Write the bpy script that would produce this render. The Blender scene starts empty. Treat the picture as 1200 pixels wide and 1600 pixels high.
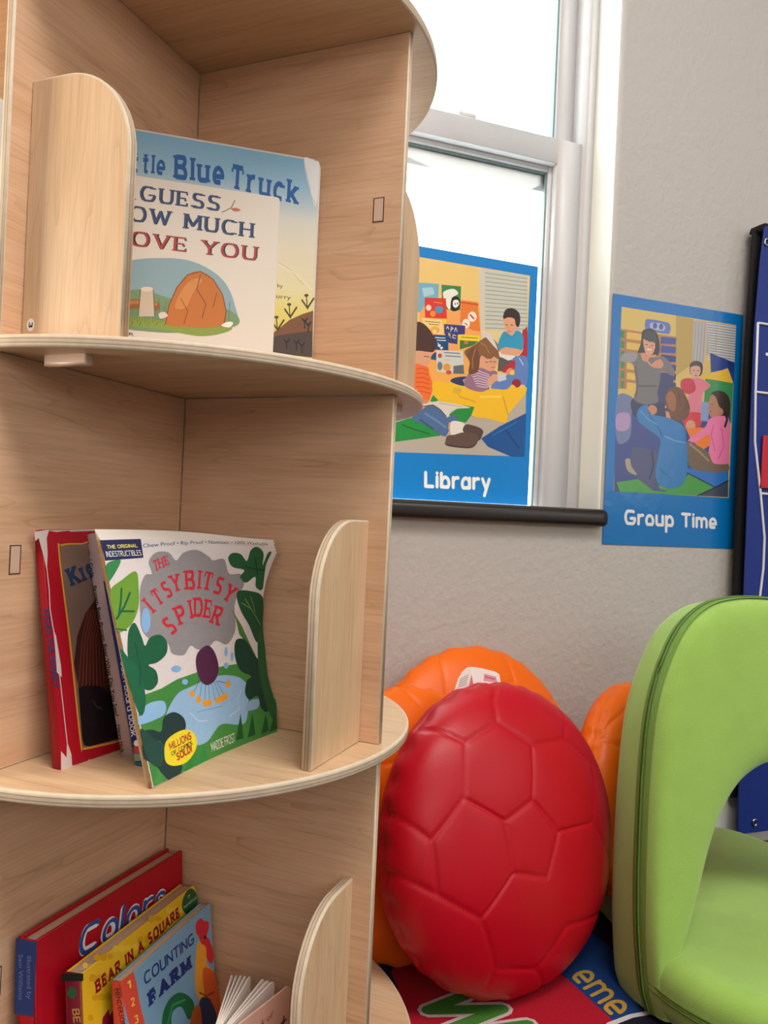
import bpy, bmesh, math, random
import numpy as np
from mathutils import Vector, Matrix
from mathutils.geometry import tessellate_polygon

random.seed(7)
scn = bpy.context.scene
COL = scn.collection

# ------------------------------------------------------------------ camera
CAM = Vector((0, 0, .605))
cam_d = bpy.data.cameras.new('camera')
cam = bpy.data.objects.new('camera', cam_d); COL.objects.link(cam)
RT = Vector((0.999003, -0.000187, 0.044636)); UP = Vector((-0.044636, -0.004193, 0.998995)); FW = Vector((0, .999991, .004197))
cam.matrix_world = Matrix(((RT.x, UP.x, -FW.x, CAM.x), (RT.y, UP.y, -FW.y, CAM.y), (RT.z, UP.z, -FW.z, CAM.z), (0, 0, 0, 1)))
cam_d.sensor_fit = 'VERTICAL'; cam_d.sensor_height = 32; cam_d.lens = 1219.094 / 1600 * 32
cam_d.clip_start = .02
scn.camera = cam

# ------------------------------------------------------------------ look
scn.view_settings.view_transform = 'Standard'; scn.view_settings.look = 'None'
scn.view_settings.gamma = 1; scn.view_settings.use_curve_mapping = False
scn.view_settings.exposure = 0.0

# ------------------------------------------------------------------ frames of the place
dr = Vector((0.927301, -0.374316, 0)); dl = Vector((-0.374316, -0.927301, 0))   # the two partition directions of the tower
CO = Vector((-0.21534, 0.8252, 0)); AX = Vector((-0.21772, 0.8308, 0)); TH = .0086; TS = .01
Z1, Z2, Z3, Z4 = 1.06408, .72914, .38843, .04773
W = Vector((0.938522, 0.345219, 0)); N = Vector((-0.345219, 0.938522, 0))      # along the window wall, and out of the room
W0 = Vector((0.39859, 1.42076, 0)); Z = Vector((0, 0, 1))
def wp(u, d, z): return W0 + W*u + N*d + Z*z
def tl(a, b, z): return CO + dr*a + dl*b + Z*z

# ------------------------------------------------------------------ world, lights
world = bpy.data.worlds.new('bright overcast sky'); scn.world = world; world.use_nodes = True
bg = world.node_tree.nodes['Background']; bg.inputs[0].default_value = (.9, .98, 1, 1); bg.inputs[1].default_value = 7
def area(name, loc, target, sx, sy, power, col):
    d = bpy.data.lights.new(name, 'AREA'); d.shape = 'RECTANGLE'; d.size = sx; d.size_y = sy; d.energy = power; d.color = col
    o = bpy.data.objects.new(name, d); COL.objects.link(o); o.location = loc
    o.rotation_euler = (Vector(target)-Vector(loc)).to_track_quat('-Z', 'Y').to_euler()
    return o
area('front_fill', wp(-.6, -3.75, 1.65), wp(-.5, 0, .7), 2.2, 1.0, 21, (1, .96, .92))  # added soft area light from the front; that wall has no windows
area('right_fill', wp(2.1, -2.4, 1.35), wp(-.3, -.2, .6), 1.5, 1.2, 13, (1, .97, .94))  # added for poster glare and a brighter left partition; no window here
area('left_fill', wp(-1.9, -.35, .75), wp(.6, 0, .45), .5, .8, 14, (1, .84, .66))  # warm fill added to lift the wall beside the tower; no window here
area('ceiling_panel_glow', wp(-.45, -1.6, 2.55), wp(-.45, -1.6, 0), 1.2, .6, 38, (1, .94, .88))
area('ceiling_panel_glow', wp(.9, -2.3, 2.55), wp(.9, -2.3, 0), 1.2, .6, 24, (1, .94, .88))

# ------------------------------------------------------------------ materials
def lin(c): return tuple((x/255/12.92 if x/255 <= .04045 else ((x/255+.055)/1.055)**2.4) for x in c)
def newmat(name):
    m = bpy.data.materials.new(name); m.use_nodes = True
    nt = m.node_tree; b = nt.nodes['Principled BSDF']
    return m, nt, b
def node(nt, t, **kw):
    n = nt.nodes.new(t)
    for k, v in kw.items(): setattr(n, k, v)
    return n
def plain(name, c, rough=.5, spec=.5, bump=0, bscale=200, var=0, metal=0, sheen=0, coat=0, vscale=12):
    m, nt, b = newmat(name)
    b.inputs['Base Color'].default_value = (*lin(c), 1); b.inputs['Roughness'].default_value = rough
    b.inputs['Specular IOR Level'].default_value = spec; b.inputs['Metallic'].default_value = metal
    b.inputs['Sheen Weight'].default_value = sheen; b.inputs['Coat Weight'].default_value = coat; b.inputs['Coat Roughness'].default_value = .15
    g = node(nt, 'ShaderNodeNewGeometry')
    if var:
        nz = node(nt, 'ShaderNodeTexNoise'); nz.inputs['Scale'].default_value = vscale; nz.inputs['Detail'].default_value = 4
        nt.links.new(g.outputs['Position'], nz.inputs['Vector'])
        mx = node(nt, 'ShaderNodeMix', data_type='RGBA'); mx.blend_type = 'MIX'
        l = lin(c); mx.inputs[6].default_value = (*[x*(1-var) for x in l], 1); mx.inputs[7].default_value = (*[min(1, x*(1+var)) for x in l], 1)
        nt.links.new(nz.outputs[0], mx.inputs[0]); nt.links.new(mx.outputs[2], b.inputs['Base Color'])
    if bump:
        nz2 = node(nt, 'ShaderNodeTexNoise'); nz2.inputs['Scale'].default_value = bscale; nz2.inputs['Detail'].default_value = 3
        nt.links.new(g.outputs['Position'], nz2.inputs['Vector'])
        bp = node(nt, 'ShaderNodeBump'); bp.inputs['Strength'].default_value = bump; bp.inputs['Distance'].default_value = .002
        nt.links.new(nz2.outputs[0], bp.inputs['Height']); nt.links.new(bp.outputs[0], b.inputs['Normal'])
    return m
def wood(name, c0, c1, rough=.42):
    m, nt, b = newmat(name)
    at = node(nt, 'ShaderNodeAttribute', attribute_name='grain')
    mp = node(nt, 'ShaderNodeMapping'); mp.inputs['Scale'].default_value = (1.6, 14, 14); nt.links.new(at.outputs['Vector'], mp.inputs['Vector'])
    n1 = node(nt, 'ShaderNodeTexNoise'); n1.inputs['Scale'].default_value = 3.2; n1.inputs['Detail'].default_value = 5; n1.inputs['Roughness'].default_value = .55; n1.inputs['Distortion'].default_value = .4
    nt.links.new(mp.outputs[0], n1.inputs['Vector'])
    # contour lines of a stretched noise field give the fine cathedral lines of maple
    mp3 = node(nt, 'ShaderNodeMapping'); mp3.inputs['Scale'].default_value = (.55, 5.5, 5.5); nt.links.new(at.outputs['Vector'], mp3.inputs['Vector'])
    n3 = node(nt, 'ShaderNodeTexNoise'); n3.inputs['Scale'].default_value = 3.0; n3.inputs['Detail'].default_value = 2.5; n3.inputs['Roughness'].default_value = .5; nt.links.new(mp3.outputs[0], n3.inputs['Vector'])
    ml = node(nt, 'ShaderNodeMath', operation='MULTIPLY'); ml.inputs[1].default_value = 15; nt.links.new(n3.outputs[0], ml.inputs[0])
    fr = node(nt, 'ShaderNodeMath', operation='FRACT'); nt.links.new(ml.outputs[0], fr.inputs[0])
    lr = node(nt, 'ShaderNodeValToRGB'); nt.links.new(fr.outputs[0], lr.inputs[0])
    e = lr.color_ramp.elements; e[0].position = 0; e[0].color = (1, 1, 1, 1); e[1].position = .16; e[1].color = (0, 0, 0, 1)
    mp2 = node(nt, 'ShaderNodeMapping'); mp2.inputs['Scale'].default_value = (14, 420, 420); nt.links.new(at.outputs['Vector'], mp2.inputs['Vector'])
    n2 = node(nt, 'ShaderNodeTexNoise'); n2.inputs['Scale'].default_value = 1; n2.inputs['Detail'].default_value = 2; nt.links.new(mp2.outputs[0], n2.inputs['Vector'])
    mx = node(nt, 'ShaderNodeMix', data_type='RGBA'); mx.inputs[6].default_value = (*lin(c0), 1); mx.inputs[7].default_value = (*lin(c1), 1)
    rr = node(nt, 'ShaderNodeMapRange'); rr.inputs[1].default_value = .3; rr.inputs[2].default_value = .72; nt.links.new(n1.outputs[0], rr.inputs[0]); nt.links.new(rr.outputs[0], mx.inputs[0])
    # line mask broken up by the coarse noise
    lm = node(nt, 'ShaderNodeMath', operation='MULTIPLY'); nt.links.new(lr.outputs[0], lm.inputs[0]); nt.links.new(rr.outputs[0], lm.inputs[1])
    lm2 = node(nt, 'ShaderNodeMath', operation='MULTIPLY'); lm2.inputs[1].default_value = .55; nt.links.new(lm.outputs[0], lm2.inputs[0])
    mx2 = node(nt, 'ShaderNodeMix', data_type='RGBA'); nt.links.new(lm2.outputs[0], mx2.inputs[0]); nt.links.new(mx.outputs[2], mx2.inputs[6]); mx2.inputs[7].default_value = (*[x*.62 for x in lin(c1)], 1)
    mx3 = node(nt, 'ShaderNodeMix', data_type='RGBA'); mx3.blend_type = 'MULTIPLY'; mx3.inputs[0].default_value = .35; nt.links.new(mx2.outputs[2], mx3.inputs[6])
    r2 = node(nt, 'ShaderNodeValToRGB'); nt.links.new(n2.outputs[0], r2.inputs[0]); r2.color_ramp.elements[0].position = .35; r2.color_ramp.elements[0].color = (.72, .68, .62, 1); r2.color_ramp.elements[1].position = .6; r2.color_ramp.elements[1].color = (1, 1, 1, 1)
    nt.links.new(r2.outputs[0], mx3.inputs[7]); nt.links.new(mx3.outputs[2], b.inputs['Base Color'])
    b.inputs['Roughness'].default_value = rough; b.inputs['Specular IOR Level'].default_value = .4
    return m
def plymat(name):
    m, nt, b = newmat(name)
    at = node(nt, 'ShaderNodeAttribute', attribute_name='ply')
    r = node(nt, 'ShaderNodeValToRGB'); nt.links.new(at.outputs['Fac'], r.inputs[0])
    cr = r.color_ramp; cr.interpolation = 'LINEAR'
    A, D, P = lin((232, 214, 188)), lin((158, 138, 122)), lin((214, 192, 166))
    cr.elements[0].position = 0; cr.elements[0].color = (*A, 1); cr.elements[1].position = 1; cr.elements[1].color = (*A, 1)
    for p, c in ((.26, A), (.34, D), (.42, P), (.60, P), (.66, D), (.76, A)):
        el = cr.elements.new(p); el.color = (*c, 1)
    g = node(nt, 'ShaderNodeNewGeometry'); nz = node(nt, 'ShaderNodeTexNoise'); nz.inputs['Scale'].default_value = 90; nt.links.new(g.outputs['Position'], nz.inputs['Vector'])
    mx = node(nt, 'ShaderNodeMix', data_type='RGBA'); mx.blend_type = 'MULTIPLY'; mx.inputs[0].default_value = .3; nt.links.new(r.outputs[0], mx.inputs[6]); nt.links.new(nz.outputs[0], mx.inputs[7])
    nt.links.new(mx.outputs[2], b.inputs['Base Color']); b.inputs['Roughness'].default_value = .5
    return m
def printmat(name, rough=.35, coat=0, bump=0, bscale=60, fiber=0):
    m, nt, b = newmat(name)
    at = node(nt, 'ShaderNodeAttribute', attribute_name='ink')
    src = at.outputs['Color']; g = node(nt, 'ShaderNodeNewGeometry')
    if fiber:
        nz = node(nt, 'ShaderNodeTexNoise'); nz.inputs['Scale'].default_value = 500; nt.links.new(g.outputs['Position'], nz.inputs['Vector'])
        rp = node(nt, 'ShaderNodeMapRange'); rp.inputs[3].default_value = 1-fiber; rp.inputs[4].default_value = 1+fiber; nt.links.new(nz.outputs[0], rp.inputs[0])
        mx = node(nt, 'ShaderNodeMix', data_type='RGBA'); mx.blend_type = 'MULTIPLY'; mx.inputs[0].default_value = 1; nt.links.new(src, mx.inputs[6]); nt.links.new(rp.outputs[0], mx.inputs[7]); src = mx.outputs[2]
    nt.links.new(src, b.inputs['Base Color'])
    b.inputs['Roughness'].default_value = rough; b.inputs['Coat Weight'].default_value = coat; b.inputs['Coat Roughness'].default_value = .12; b.inputs['Specular IOR Level'].default_value = .3
    if bump:
        nz = node(nt, 'ShaderNodeTexNoise'); nz.inputs['Scale'].default_value = bscale; nz.inputs['Detail'].default_value = 2; nt.links.new(g.outputs['Position'], nz.inputs['Vector'])
        bp = node(nt, 'ShaderNodeBump'); bp.inputs['Strength'].default_value = bump; bp.inputs['Distance'].default_value = .003
        nt.links.new(nz.outputs[0], bp.inputs['Height']); nt.links.new(bp.outputs[0], b.inputs['Normal']); nt.links.new(bp.outputs[0], b.inputs['Coat Normal'])
    return m
def glassmat():
    m = bpy.data.materials.new('window glass'); m.use_nodes = True; nt = m.node_tree; nt.nodes.clear()
    o = node(nt, 'ShaderNodeOutputMaterial'); t = node(nt, 'ShaderNodeBsdfTransparent'); t.inputs[0].default_value = (.97, 1, .99, 1)
    g = node(nt, 'ShaderNodeBsdfGlossy'); g.inputs['Roughness'].default_value = .02
    lw = node(nt, 'ShaderNodeLayerWeight'); pw = node(nt, 'ShaderNodeMath', operation='POWER'); pw.inputs[1].default_value = 5; nt.links.new(lw.outputs['Facing'], pw.inputs[0])
    fz = node(nt, 'ShaderNodeMath', operation='MULTIPLY_ADD'); fz.inputs[1].default_value = .9; fz.inputs[2].default_value = .035; nt.links.new(pw.outputs[0], fz.inputs[0])
    mx = node(nt, 'ShaderNodeMixShader'); nt.links.new(fz.outputs[0], mx.inputs[0]); nt.links.new(t.outputs[0], mx.inputs[1]); nt.links.new(g.outputs[0], mx.inputs[2]); nt.links.new(mx.outputs[0], o.inputs[0])
    return m
WOOD = wood('maple veneer', (228, 188, 154), (212, 168, 132)); WOOD2 = wood('light maple veneer', (224, 192, 156), (208, 172, 134)); PLY = plymat('plywood edge'); GAP = plain('joint gap', (52, 36, 28), .8)
PRINT = printmat('printed board', .42, .05); POSTER = printmat('laminated poster print', .4, .5, .12, 38); SOFTPRINT = printmat('tear proof page print', .6, 0, .25, 130, .05); RUGPRINT = printmat('woven rug', .95, 0, .5, 700, .35)
PAGES = plain('page board edge', (206, 176, 150), .7, var=.08, vscale=300); WHITEPAGE = plain('white page board', (232, 222, 212), .6)
WALLM = plain('textured wall paint', (186, 182, 178), .62, .4, bump=1.0, bscale=80); REVEAL = plain('white painted reveal', (240, 240, 232), .5, bump=.1, bscale=60)
VINYL = plain('white window vinyl', (206, 205, 208), .35); SILLM = plain('black sill', (34, 27, 26), .32, .5); CEILM = plain('ceiling paint', (226, 222, 214), .8, bump=.3, bscale=150)
FLOORM = plain('grey floor', (120, 112, 104), .6, var=.1); BASEM = plain('white baseboard', (226, 224, 220), .4); GASKET = plain('window gasket', (120, 140, 140), .5)
GLASS = glassmat()
RED = plain('red vinyl', (184, 6, 28), .4, .35, bump=.06, bscale=420); ORANGE = plain('orange vinyl', (244, 110, 8), .4, .35, bump=.06, bscale=420)
LIME = plain('lime microfibre', (150, 188, 88), .95, .2, bump=.35, bscale=900, var=.09, sheen=.35, vscale=26); LIMETAPE = plain('green zipper tape', (112, 150, 62), .8, bump=.3, bscale=1200); LIMETEETH = plain('green zipper teeth', (92, 124, 50), .45)
BLACKF = plain('black fabric', (14, 14, 20), .95, bump=.3, bscale=700); BLUEF = plain('blue nylon', (10, 44, 128), .6, bump=.15, bscale=500); WHITECORD = plain('white piping', (224, 226, 232), .5); REDCARD = plain('red card', (190, 24, 44), .5)
STEEL = plain('nickel', (190, 188, 184), .25, metal=1); TAGM = printmat('fabric tag print', .8); LAMP = plain('lamp diffuser', (250, 248, 240), .5); THREAD = plain('brown thread', (150, 112, 60), .8, bump=.5, bscale=900)
CLEAR = plain('pale varnished tab', (226, 196, 176), .3); STICK = printmat('paper sticker', .5)

# ------------------------------------------------------------------ object helpers
def thing(name, label, cat, loc, group=None):
    o = bpy.data.objects.new(name, None); COL.objects.link(o); o.location = loc; o.empty_display_size = .05
    o['label'] = label; o['category'] = cat
    if group: o['group'] = group
    return o
def wloc(o):
    v = Vector((0, 0, 0))
    while o is not None: v += o.location; o = o.parent
    return v
class MB:
    """collects faces in world coordinates; build() links them as one mesh object under its parent"""
    def __init__(s): s.v = []; s.f = []; s.m = []; s.grain = {}; s.ply = {}; s.ink = []; s.sm = []
    def vert(s, p, grain=None, ply=None):
        s.v.append(tuple(p)); i = len(s.v)-1
        if grain is not None: s.grain[i] = tuple(grain)
        if ply is not None: s.ply[i] = ply
        return i
    def face(s, ids, m=0, ink=None, smooth=False): s.f.append(tuple(ids)); s.m.append(m); s.ink.append(ink); s.sm.append(smooth)
    def quad(s, a, b, c, d, m=0): s.face([s.vert(p) for p in (a, b, c, d)], m)
    def box(s, o, ex, ey, ez, m=0, bevel=0):
        o, ex, ey, ez = Vector(o), Vector(ex), Vector(ey), Vector(ez)
        if ex.cross(ey).dot(ez) < 0: o, ez = o+ez, -ez
        if not bevel:
            p = [s.vert(o+ex*i+ey*j+ez*k) for k in (0, 1) for j in (0, 1) for i in (0, 1)]
            for q in ((0, 2, 3, 1), (4, 5, 7, 6), (0, 1, 5, 4), (2, 6, 7, 3), (0, 4, 6, 2), (1, 3, 7, 5)): s.face([p[i] for i in q], m)
            return
        lx, ly, lz = ex.length, ey.length, ez.length; a, b, c = ex/lx, ey/ly, ez/lz
        s.plate([(0, 0), (lx, 0), (lx, ly), (0, ly)], o, a, b, c, lz, bevel, m, m)
    def plate(s, out, O, ea, eb, en, t, r=.0015, mcap=0, medge=1, grain='a', seed=0.0, flip=False, steps=3, smooth_edge=True):
        out = [Vector((p[0], p[1])) for p in out]
        ar = sum(out[i].x*out[(i+1) % len(out)].y-out[(i+1) % len(out)].x*out[i].y for i in range(len(out)))
        if ar < 0: out.reverse()
        O, ea, eb, en = Vector(O), Vector(ea), Vector(eb), Vector(en)
        if ea.cross(eb).dot(en) < 0: O = O+en*t; en = -en
        n = len(out); nor = []
        for i in range(n):
            a = (out[i]-out[i-1]); b = (out[(i+1) % n]-out[i]); a.normalize(); b.normalize()
            na, nb = Vector((a.y, -a.x)), Vector((b.y, -b.x)); q = na+nb
            q = q/max(.35, q.length_squared)*2 if q.length > 1e-6 else na
            nor.append(q)
        prof = []
        for k in range(steps+1):
            g = math.pi/2*k/steps; prof.append((r*(1-math.sin(g)), r*(1-math.cos(g))))
        prof = prof + [(i, t-z) for i, z in reversed(prof)]
        rings = []
        for ins, z in prof:
            row = []
            for p, q in zip(out, nor):
                a, b = p-q*ins
                gx = (a, b, z) if grain == 'a' else (b, a, z)
                row.append(s.vert(O+ea*a+eb*b+en*z, (gx[0]+seed, gx[1]+seed*1.7, gx[2]+seed), min(1, max(0, z/t))))
            rings.append(row)
        for ra, rb in zip(rings, rings[1:]):
            for i in range(n): s.face((ra[i], ra[(i+1) % n], rb[(i+1) % n], rb[i]), medge, None, smooth_edge)
        s.face(list(reversed(rings[0])), mcap); s.face(rings[-1], mcap)
    def tube(s, pts, r, m=0, n=8, closed=False, rad=None):
        pts = [Vector(p) for p in pts]; rings = []
        for i, p in enumerate(pts):
            if closed: d = pts[(i+1) % len(pts)]-pts[i-1]
            else: d = pts[min(i+1, len(pts)-1)]-pts[max(i-1, 0)]
            d.normalize(); h = Vector((0, 0, 1)) if abs(d.z) < .9 else Vector((1, 0, 0))
            a = d.cross(h).normalized(); b = d.cross(a); rr = rad[i] if rad else r
            rings.append([s.vert(p+(a*math.cos(2*math.pi*k/n)+b*math.sin(2*math.pi*k/n))*rr) for k in range(n)])
        pr_ = list(zip(rings, rings[1:]))+([(rings[-1], rings[0])] if closed else [])
        for ra, rb in pr_:
            for k in range(n): s.face((ra[k], rb[k], rb[(k+1) % n], ra[(k+1) % n]), m, None, True)
        if not closed: s.face(rings[0], m); s.face(list(reversed(rings[-1])), m)
    def build(s, name, mats, parent=None, loc=None, label=None):
        base = wloc(parent) if parent else Vector(loc or (0, 0, 0))
        me = bpy.data.meshes.new(name); me.from_pydata([tuple(Vector(p)-base) for p in s.v], [], s.f)
        for m in (mats if isinstance(mats, (list, tuple)) else [mats]): me.materials.append(m)
        me.polygons.foreach_set('material_index', s.m); me.polygons.foreach_set('use_smooth', s.sm)
        if s.grain:
            a = me.attributes.new('grain', 'FLOAT_VECTOR', 'POINT'); d = np.zeros((len(s.v), 3), 'f')
            for i, g in s.grain.items(): d[i] = g
            a.data.foreach_set('vector', d.ravel())
        if s.ply:
            a = me.attributes.new('ply', 'FLOAT', 'POINT'); d = np.zeros(len(s.v), 'f')
            for i, g in s.ply.items(): d[i] = g
            a.data.foreach_set('value', d)
        if any(c is not None for c in s.ink):
            a = me.attributes.new('ink', 'FLOAT_COLOR', 'CORNER'); d = []
            for p, c in zip(me.polygons, s.ink):
                l = (*lin(c), 1) if c is not None else (.5, .5, .5, 1)
                d.extend(l*p.loop_total)
            a.data.foreach_set('color', np.array(d, 'f'))
        me.update()
        o = bpy.data.objects.new(name, me); COL.objects.link(o)
        if parent: o.parent = parent
        else: o.location = base
        if label: o['label'] = label
        return o
def struct(o): o['kind'] = 'structure'; return o

# ------------------------------------------------------------------ print: stroke lettering and flat artwork
def arc(cx, cy, rx, ry, a0, a1, n=10): return [(cx+rx*math.cos(math.radians(a0+(a1-a0)*i/n)), cy+ry*math.sin(math.radians(a0+(a1-a0)*i/n))) for i in range(n+1)]
X = .68   # x-height
def mk():
    G = {}
    G['A'] = (.72, [[(0, 0), (.36, 1), (.72, 0)], [(.14, .36), (.58, .36)]])
    G['B'] = (.58, [[(0, 0), (0, 1)], [(0, 1), (.28, 1)]+arc(.28, .76, .24, .24, 90, -90)+[(0, .52)], [(.28, .52)]+arc(.3, .26, .28, .26, 90, -90)+[(0, 0)]])
    G['C'] = (.7, [arc(.38, .5, .38, .5, 48, 312, 16)])
    G['D'] = (.66, [[(0, 0), (0, 1)], [(0, 1), (.2, 1)]+arc(.2, .5, .46, .5, 90, -90, 14)+[(0, 0)]])
    G['E'] = (.52, [[(0, 0), (0, 1)], [(0, 1), (.5, 1)], [(0, .52), (.42, .52)], [(0, 0), (.52, 0)]])
    G['F'] = (.5, [[(0, 0), (0, 1)], [(0, 1), (.5, 1)], [(0, .5), (.4, .5)]])
    G['G'] = (.74, [arc(.38, .5, .38, .5, 48, 340, 16)+[(.72, .44)], [(.42, .44), (.74, .44)]])
    G['H'] = (.64, [[(0, 0), (0, 1)], [(.64, 0), (.64, 1)], [(0, .52), (.64, .52)]])
    G['I'] = (.0, [[(0, 0), (0, 1)]])
    G['K'] = (.6, [[(0, 0), (0, 1)], [(.58, 1), (0, .42)], [(.2, .58), (.62, 0)]])
    G['L'] = (.5, [[(0, 1), (0, 0)], [(0, 0), (.5, 0)]])
    G['M'] = (.8, [[(0, 0), (0, 1)], [(0, 1), (.4, .25), (.8, 1)], [(.8, 1), (.8, 0)]])
    G['N'] = (.66, [[(0, 0), (0, 1)], [(0, 1), (.66, 0)], [(.66, 0), (.66, 1)]])
    G['O'] = (.78, [arc(.39, .5, .39, .5, 0, 360, 20)])
    G['P'] = (.56, [[(0, 0), (0, 1)], [(0, 1), (.28, 1)]+arc(.28, .74, .28, .26, 90, -90)+[(0, .48)]])
    G['Q'] = G['O']
    G['R'] = (.6, [[(0, 0), (0, 1)], [(0, 1), (.28, 1)]+arc(.28, .75, .28, .25, 90, -90)+[(0, .5)], [(.26, .5), (.6, 0)]])
    G['S'] = (.56, [arc(.29, .75, .26, .25, 35, 265, 12)+arc(.28, .26, .28, .26, 88, -150, 12)])
    G['T'] = (.64, [[(.32, 0), (.32, 1)], [(0, 1), (.64, 1)]])
    G['U'] = (.64, [[(0, 1), (0, .32)]+arc(.32, .32, .32, .32, 180, 360)+[(.64, 1)]])
    G['V'] = (.68, [[(0, 1), (.34, 0), (.68, 1)]]); G['W'] = (1.0, [[(0, 1), (.25, 0), (.5, .85), (.75, 0), (1, 1)]])
    G['Y'] = (.66, [[(0, 1), (.33, .48), (.66, 1)], [(.33, .48), (.33, 0)]])
    bowl = lambda cx: arc(cx, X/2, .26, X/2, 0, 360, 16)
    G['a'] = (.54, [bowl(.27), [(.54, X), (.54, 0)]]); G['b'] = (.54, [[(0, 1), (0, 0)], bowl(.28)]); G['c'] = (.48, [arc(.27, X/2, .27, X/2, 50, 310, 12)])
    G['d'] = (.54, [bowl(.26), [(.54, 1), (.54, 0)]]); G['e'] = (.52, [[(.0, X/2), (.52, X/2)]+arc(.26, X/2, .26, X/2, 0, 300, 14)])
    G['f'] = (.36, [arc(.32, .8, .18, .2, 80, 180, 6)+[(.14, 0)], [(0, X), (.32, X)]])
    G['h'] = (.5, [[(0, 1), (0, 0)], [(0, X-.26)]+arc(.25, X-.26, .25, .26, 180, 0, 8)+[(.5, 0)]]); G['i'] = (.0, [[(0, X), (0, 0)], [(0, .93), (0, .95)]])
    G['k'] = (.5, [[(0, 1), (0, 0)], [(.46, X), (0, .26)], [(.16, .4), (.5, 0)]]); G['l'] = (.0, [[(0, 1), (0, 0)]])
    G['m'] = (.84, [[(0, X), (0, 0)], [(0, X-.24)]+arc(.21, X-.22, .21, .22, 180, 0, 8)+[(.42, 0)], [(.42, X-.24)]+arc(.63, X-.22, .21, .22, 180, 0, 8)+[(.84, 0)]])
    G['n'] = (.5, [[(0, X), (0, 0)], [(0, X-.26)]+arc(.25, X-.26, .25, .26, 180, 0, 8)+[(.5, 0)]]); G['o'] = (.54, [arc(.27, X/2, .27, X/2, 0, 360, 16)])
    G['p'] = (.54, [[(0, X), (0, -.3)], bowl(.28)]); G['r'] = (.34, [[(0, X), (0, 0)], [(0, X-.28)]+arc(.28, X-.28, .28, .28, 180, 75, 6)])
    G['s'] = (.42, [arc(.22, .51, .2, .17, 30, 265, 9)+arc(.21, .17, .21, .17, 88, -150, 9)]); G['t'] = (.44, [[(.2, .96), (.2, .16)]+arc(.35, .16, .15, .16, 180, 280, 5), [(0, X), (.42, X)]])
    G['u'] = (.5, [[(0, X), (0, .25)]+arc(.25, .25, .25, .25, 180, 360, 8), [(.5, X), (.5, 0)]]); G['y'] = (.5, [[(0, X), (.26, 0)], [(.5, X), (.14, -.3)]])
    G['1'] = (.2, [[(0, .8), (.2, 1), (.2, 0)]]); G['2'] = (.5, [arc(.25, .74, .25, .26, 160, -30, 10)+[(0, 0), (.5, 0)]]); G['3'] = (.48, [arc(.22, .76, .24, .24, 150, -80, 9)+arc(.22, .27, .26, .27, 80, -150, 10)])
    G['!'] = (.0, [[(0, 1), (0, .32)], [(0, .02), (0, .0)]]); G[' '] = (.22, [])
    return G
GLYPH = mk()
def layout(text, style, sw):
    adv = {'b': 1.5, 's': 1.45, 'r': 1.12, 'k': 1.25}[style]*sw+.06
    x = sw/2 if style != 's' else sw*.8; out = []
    for ch in text:
        g = GLYPH.get(ch) or GLYPH[' ']; out.append((g, x)); x += g[0]+adv + (.1 if style == 's' else .03 if style == 'b' else 0)
    return out, x-adv+sw/2
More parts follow.
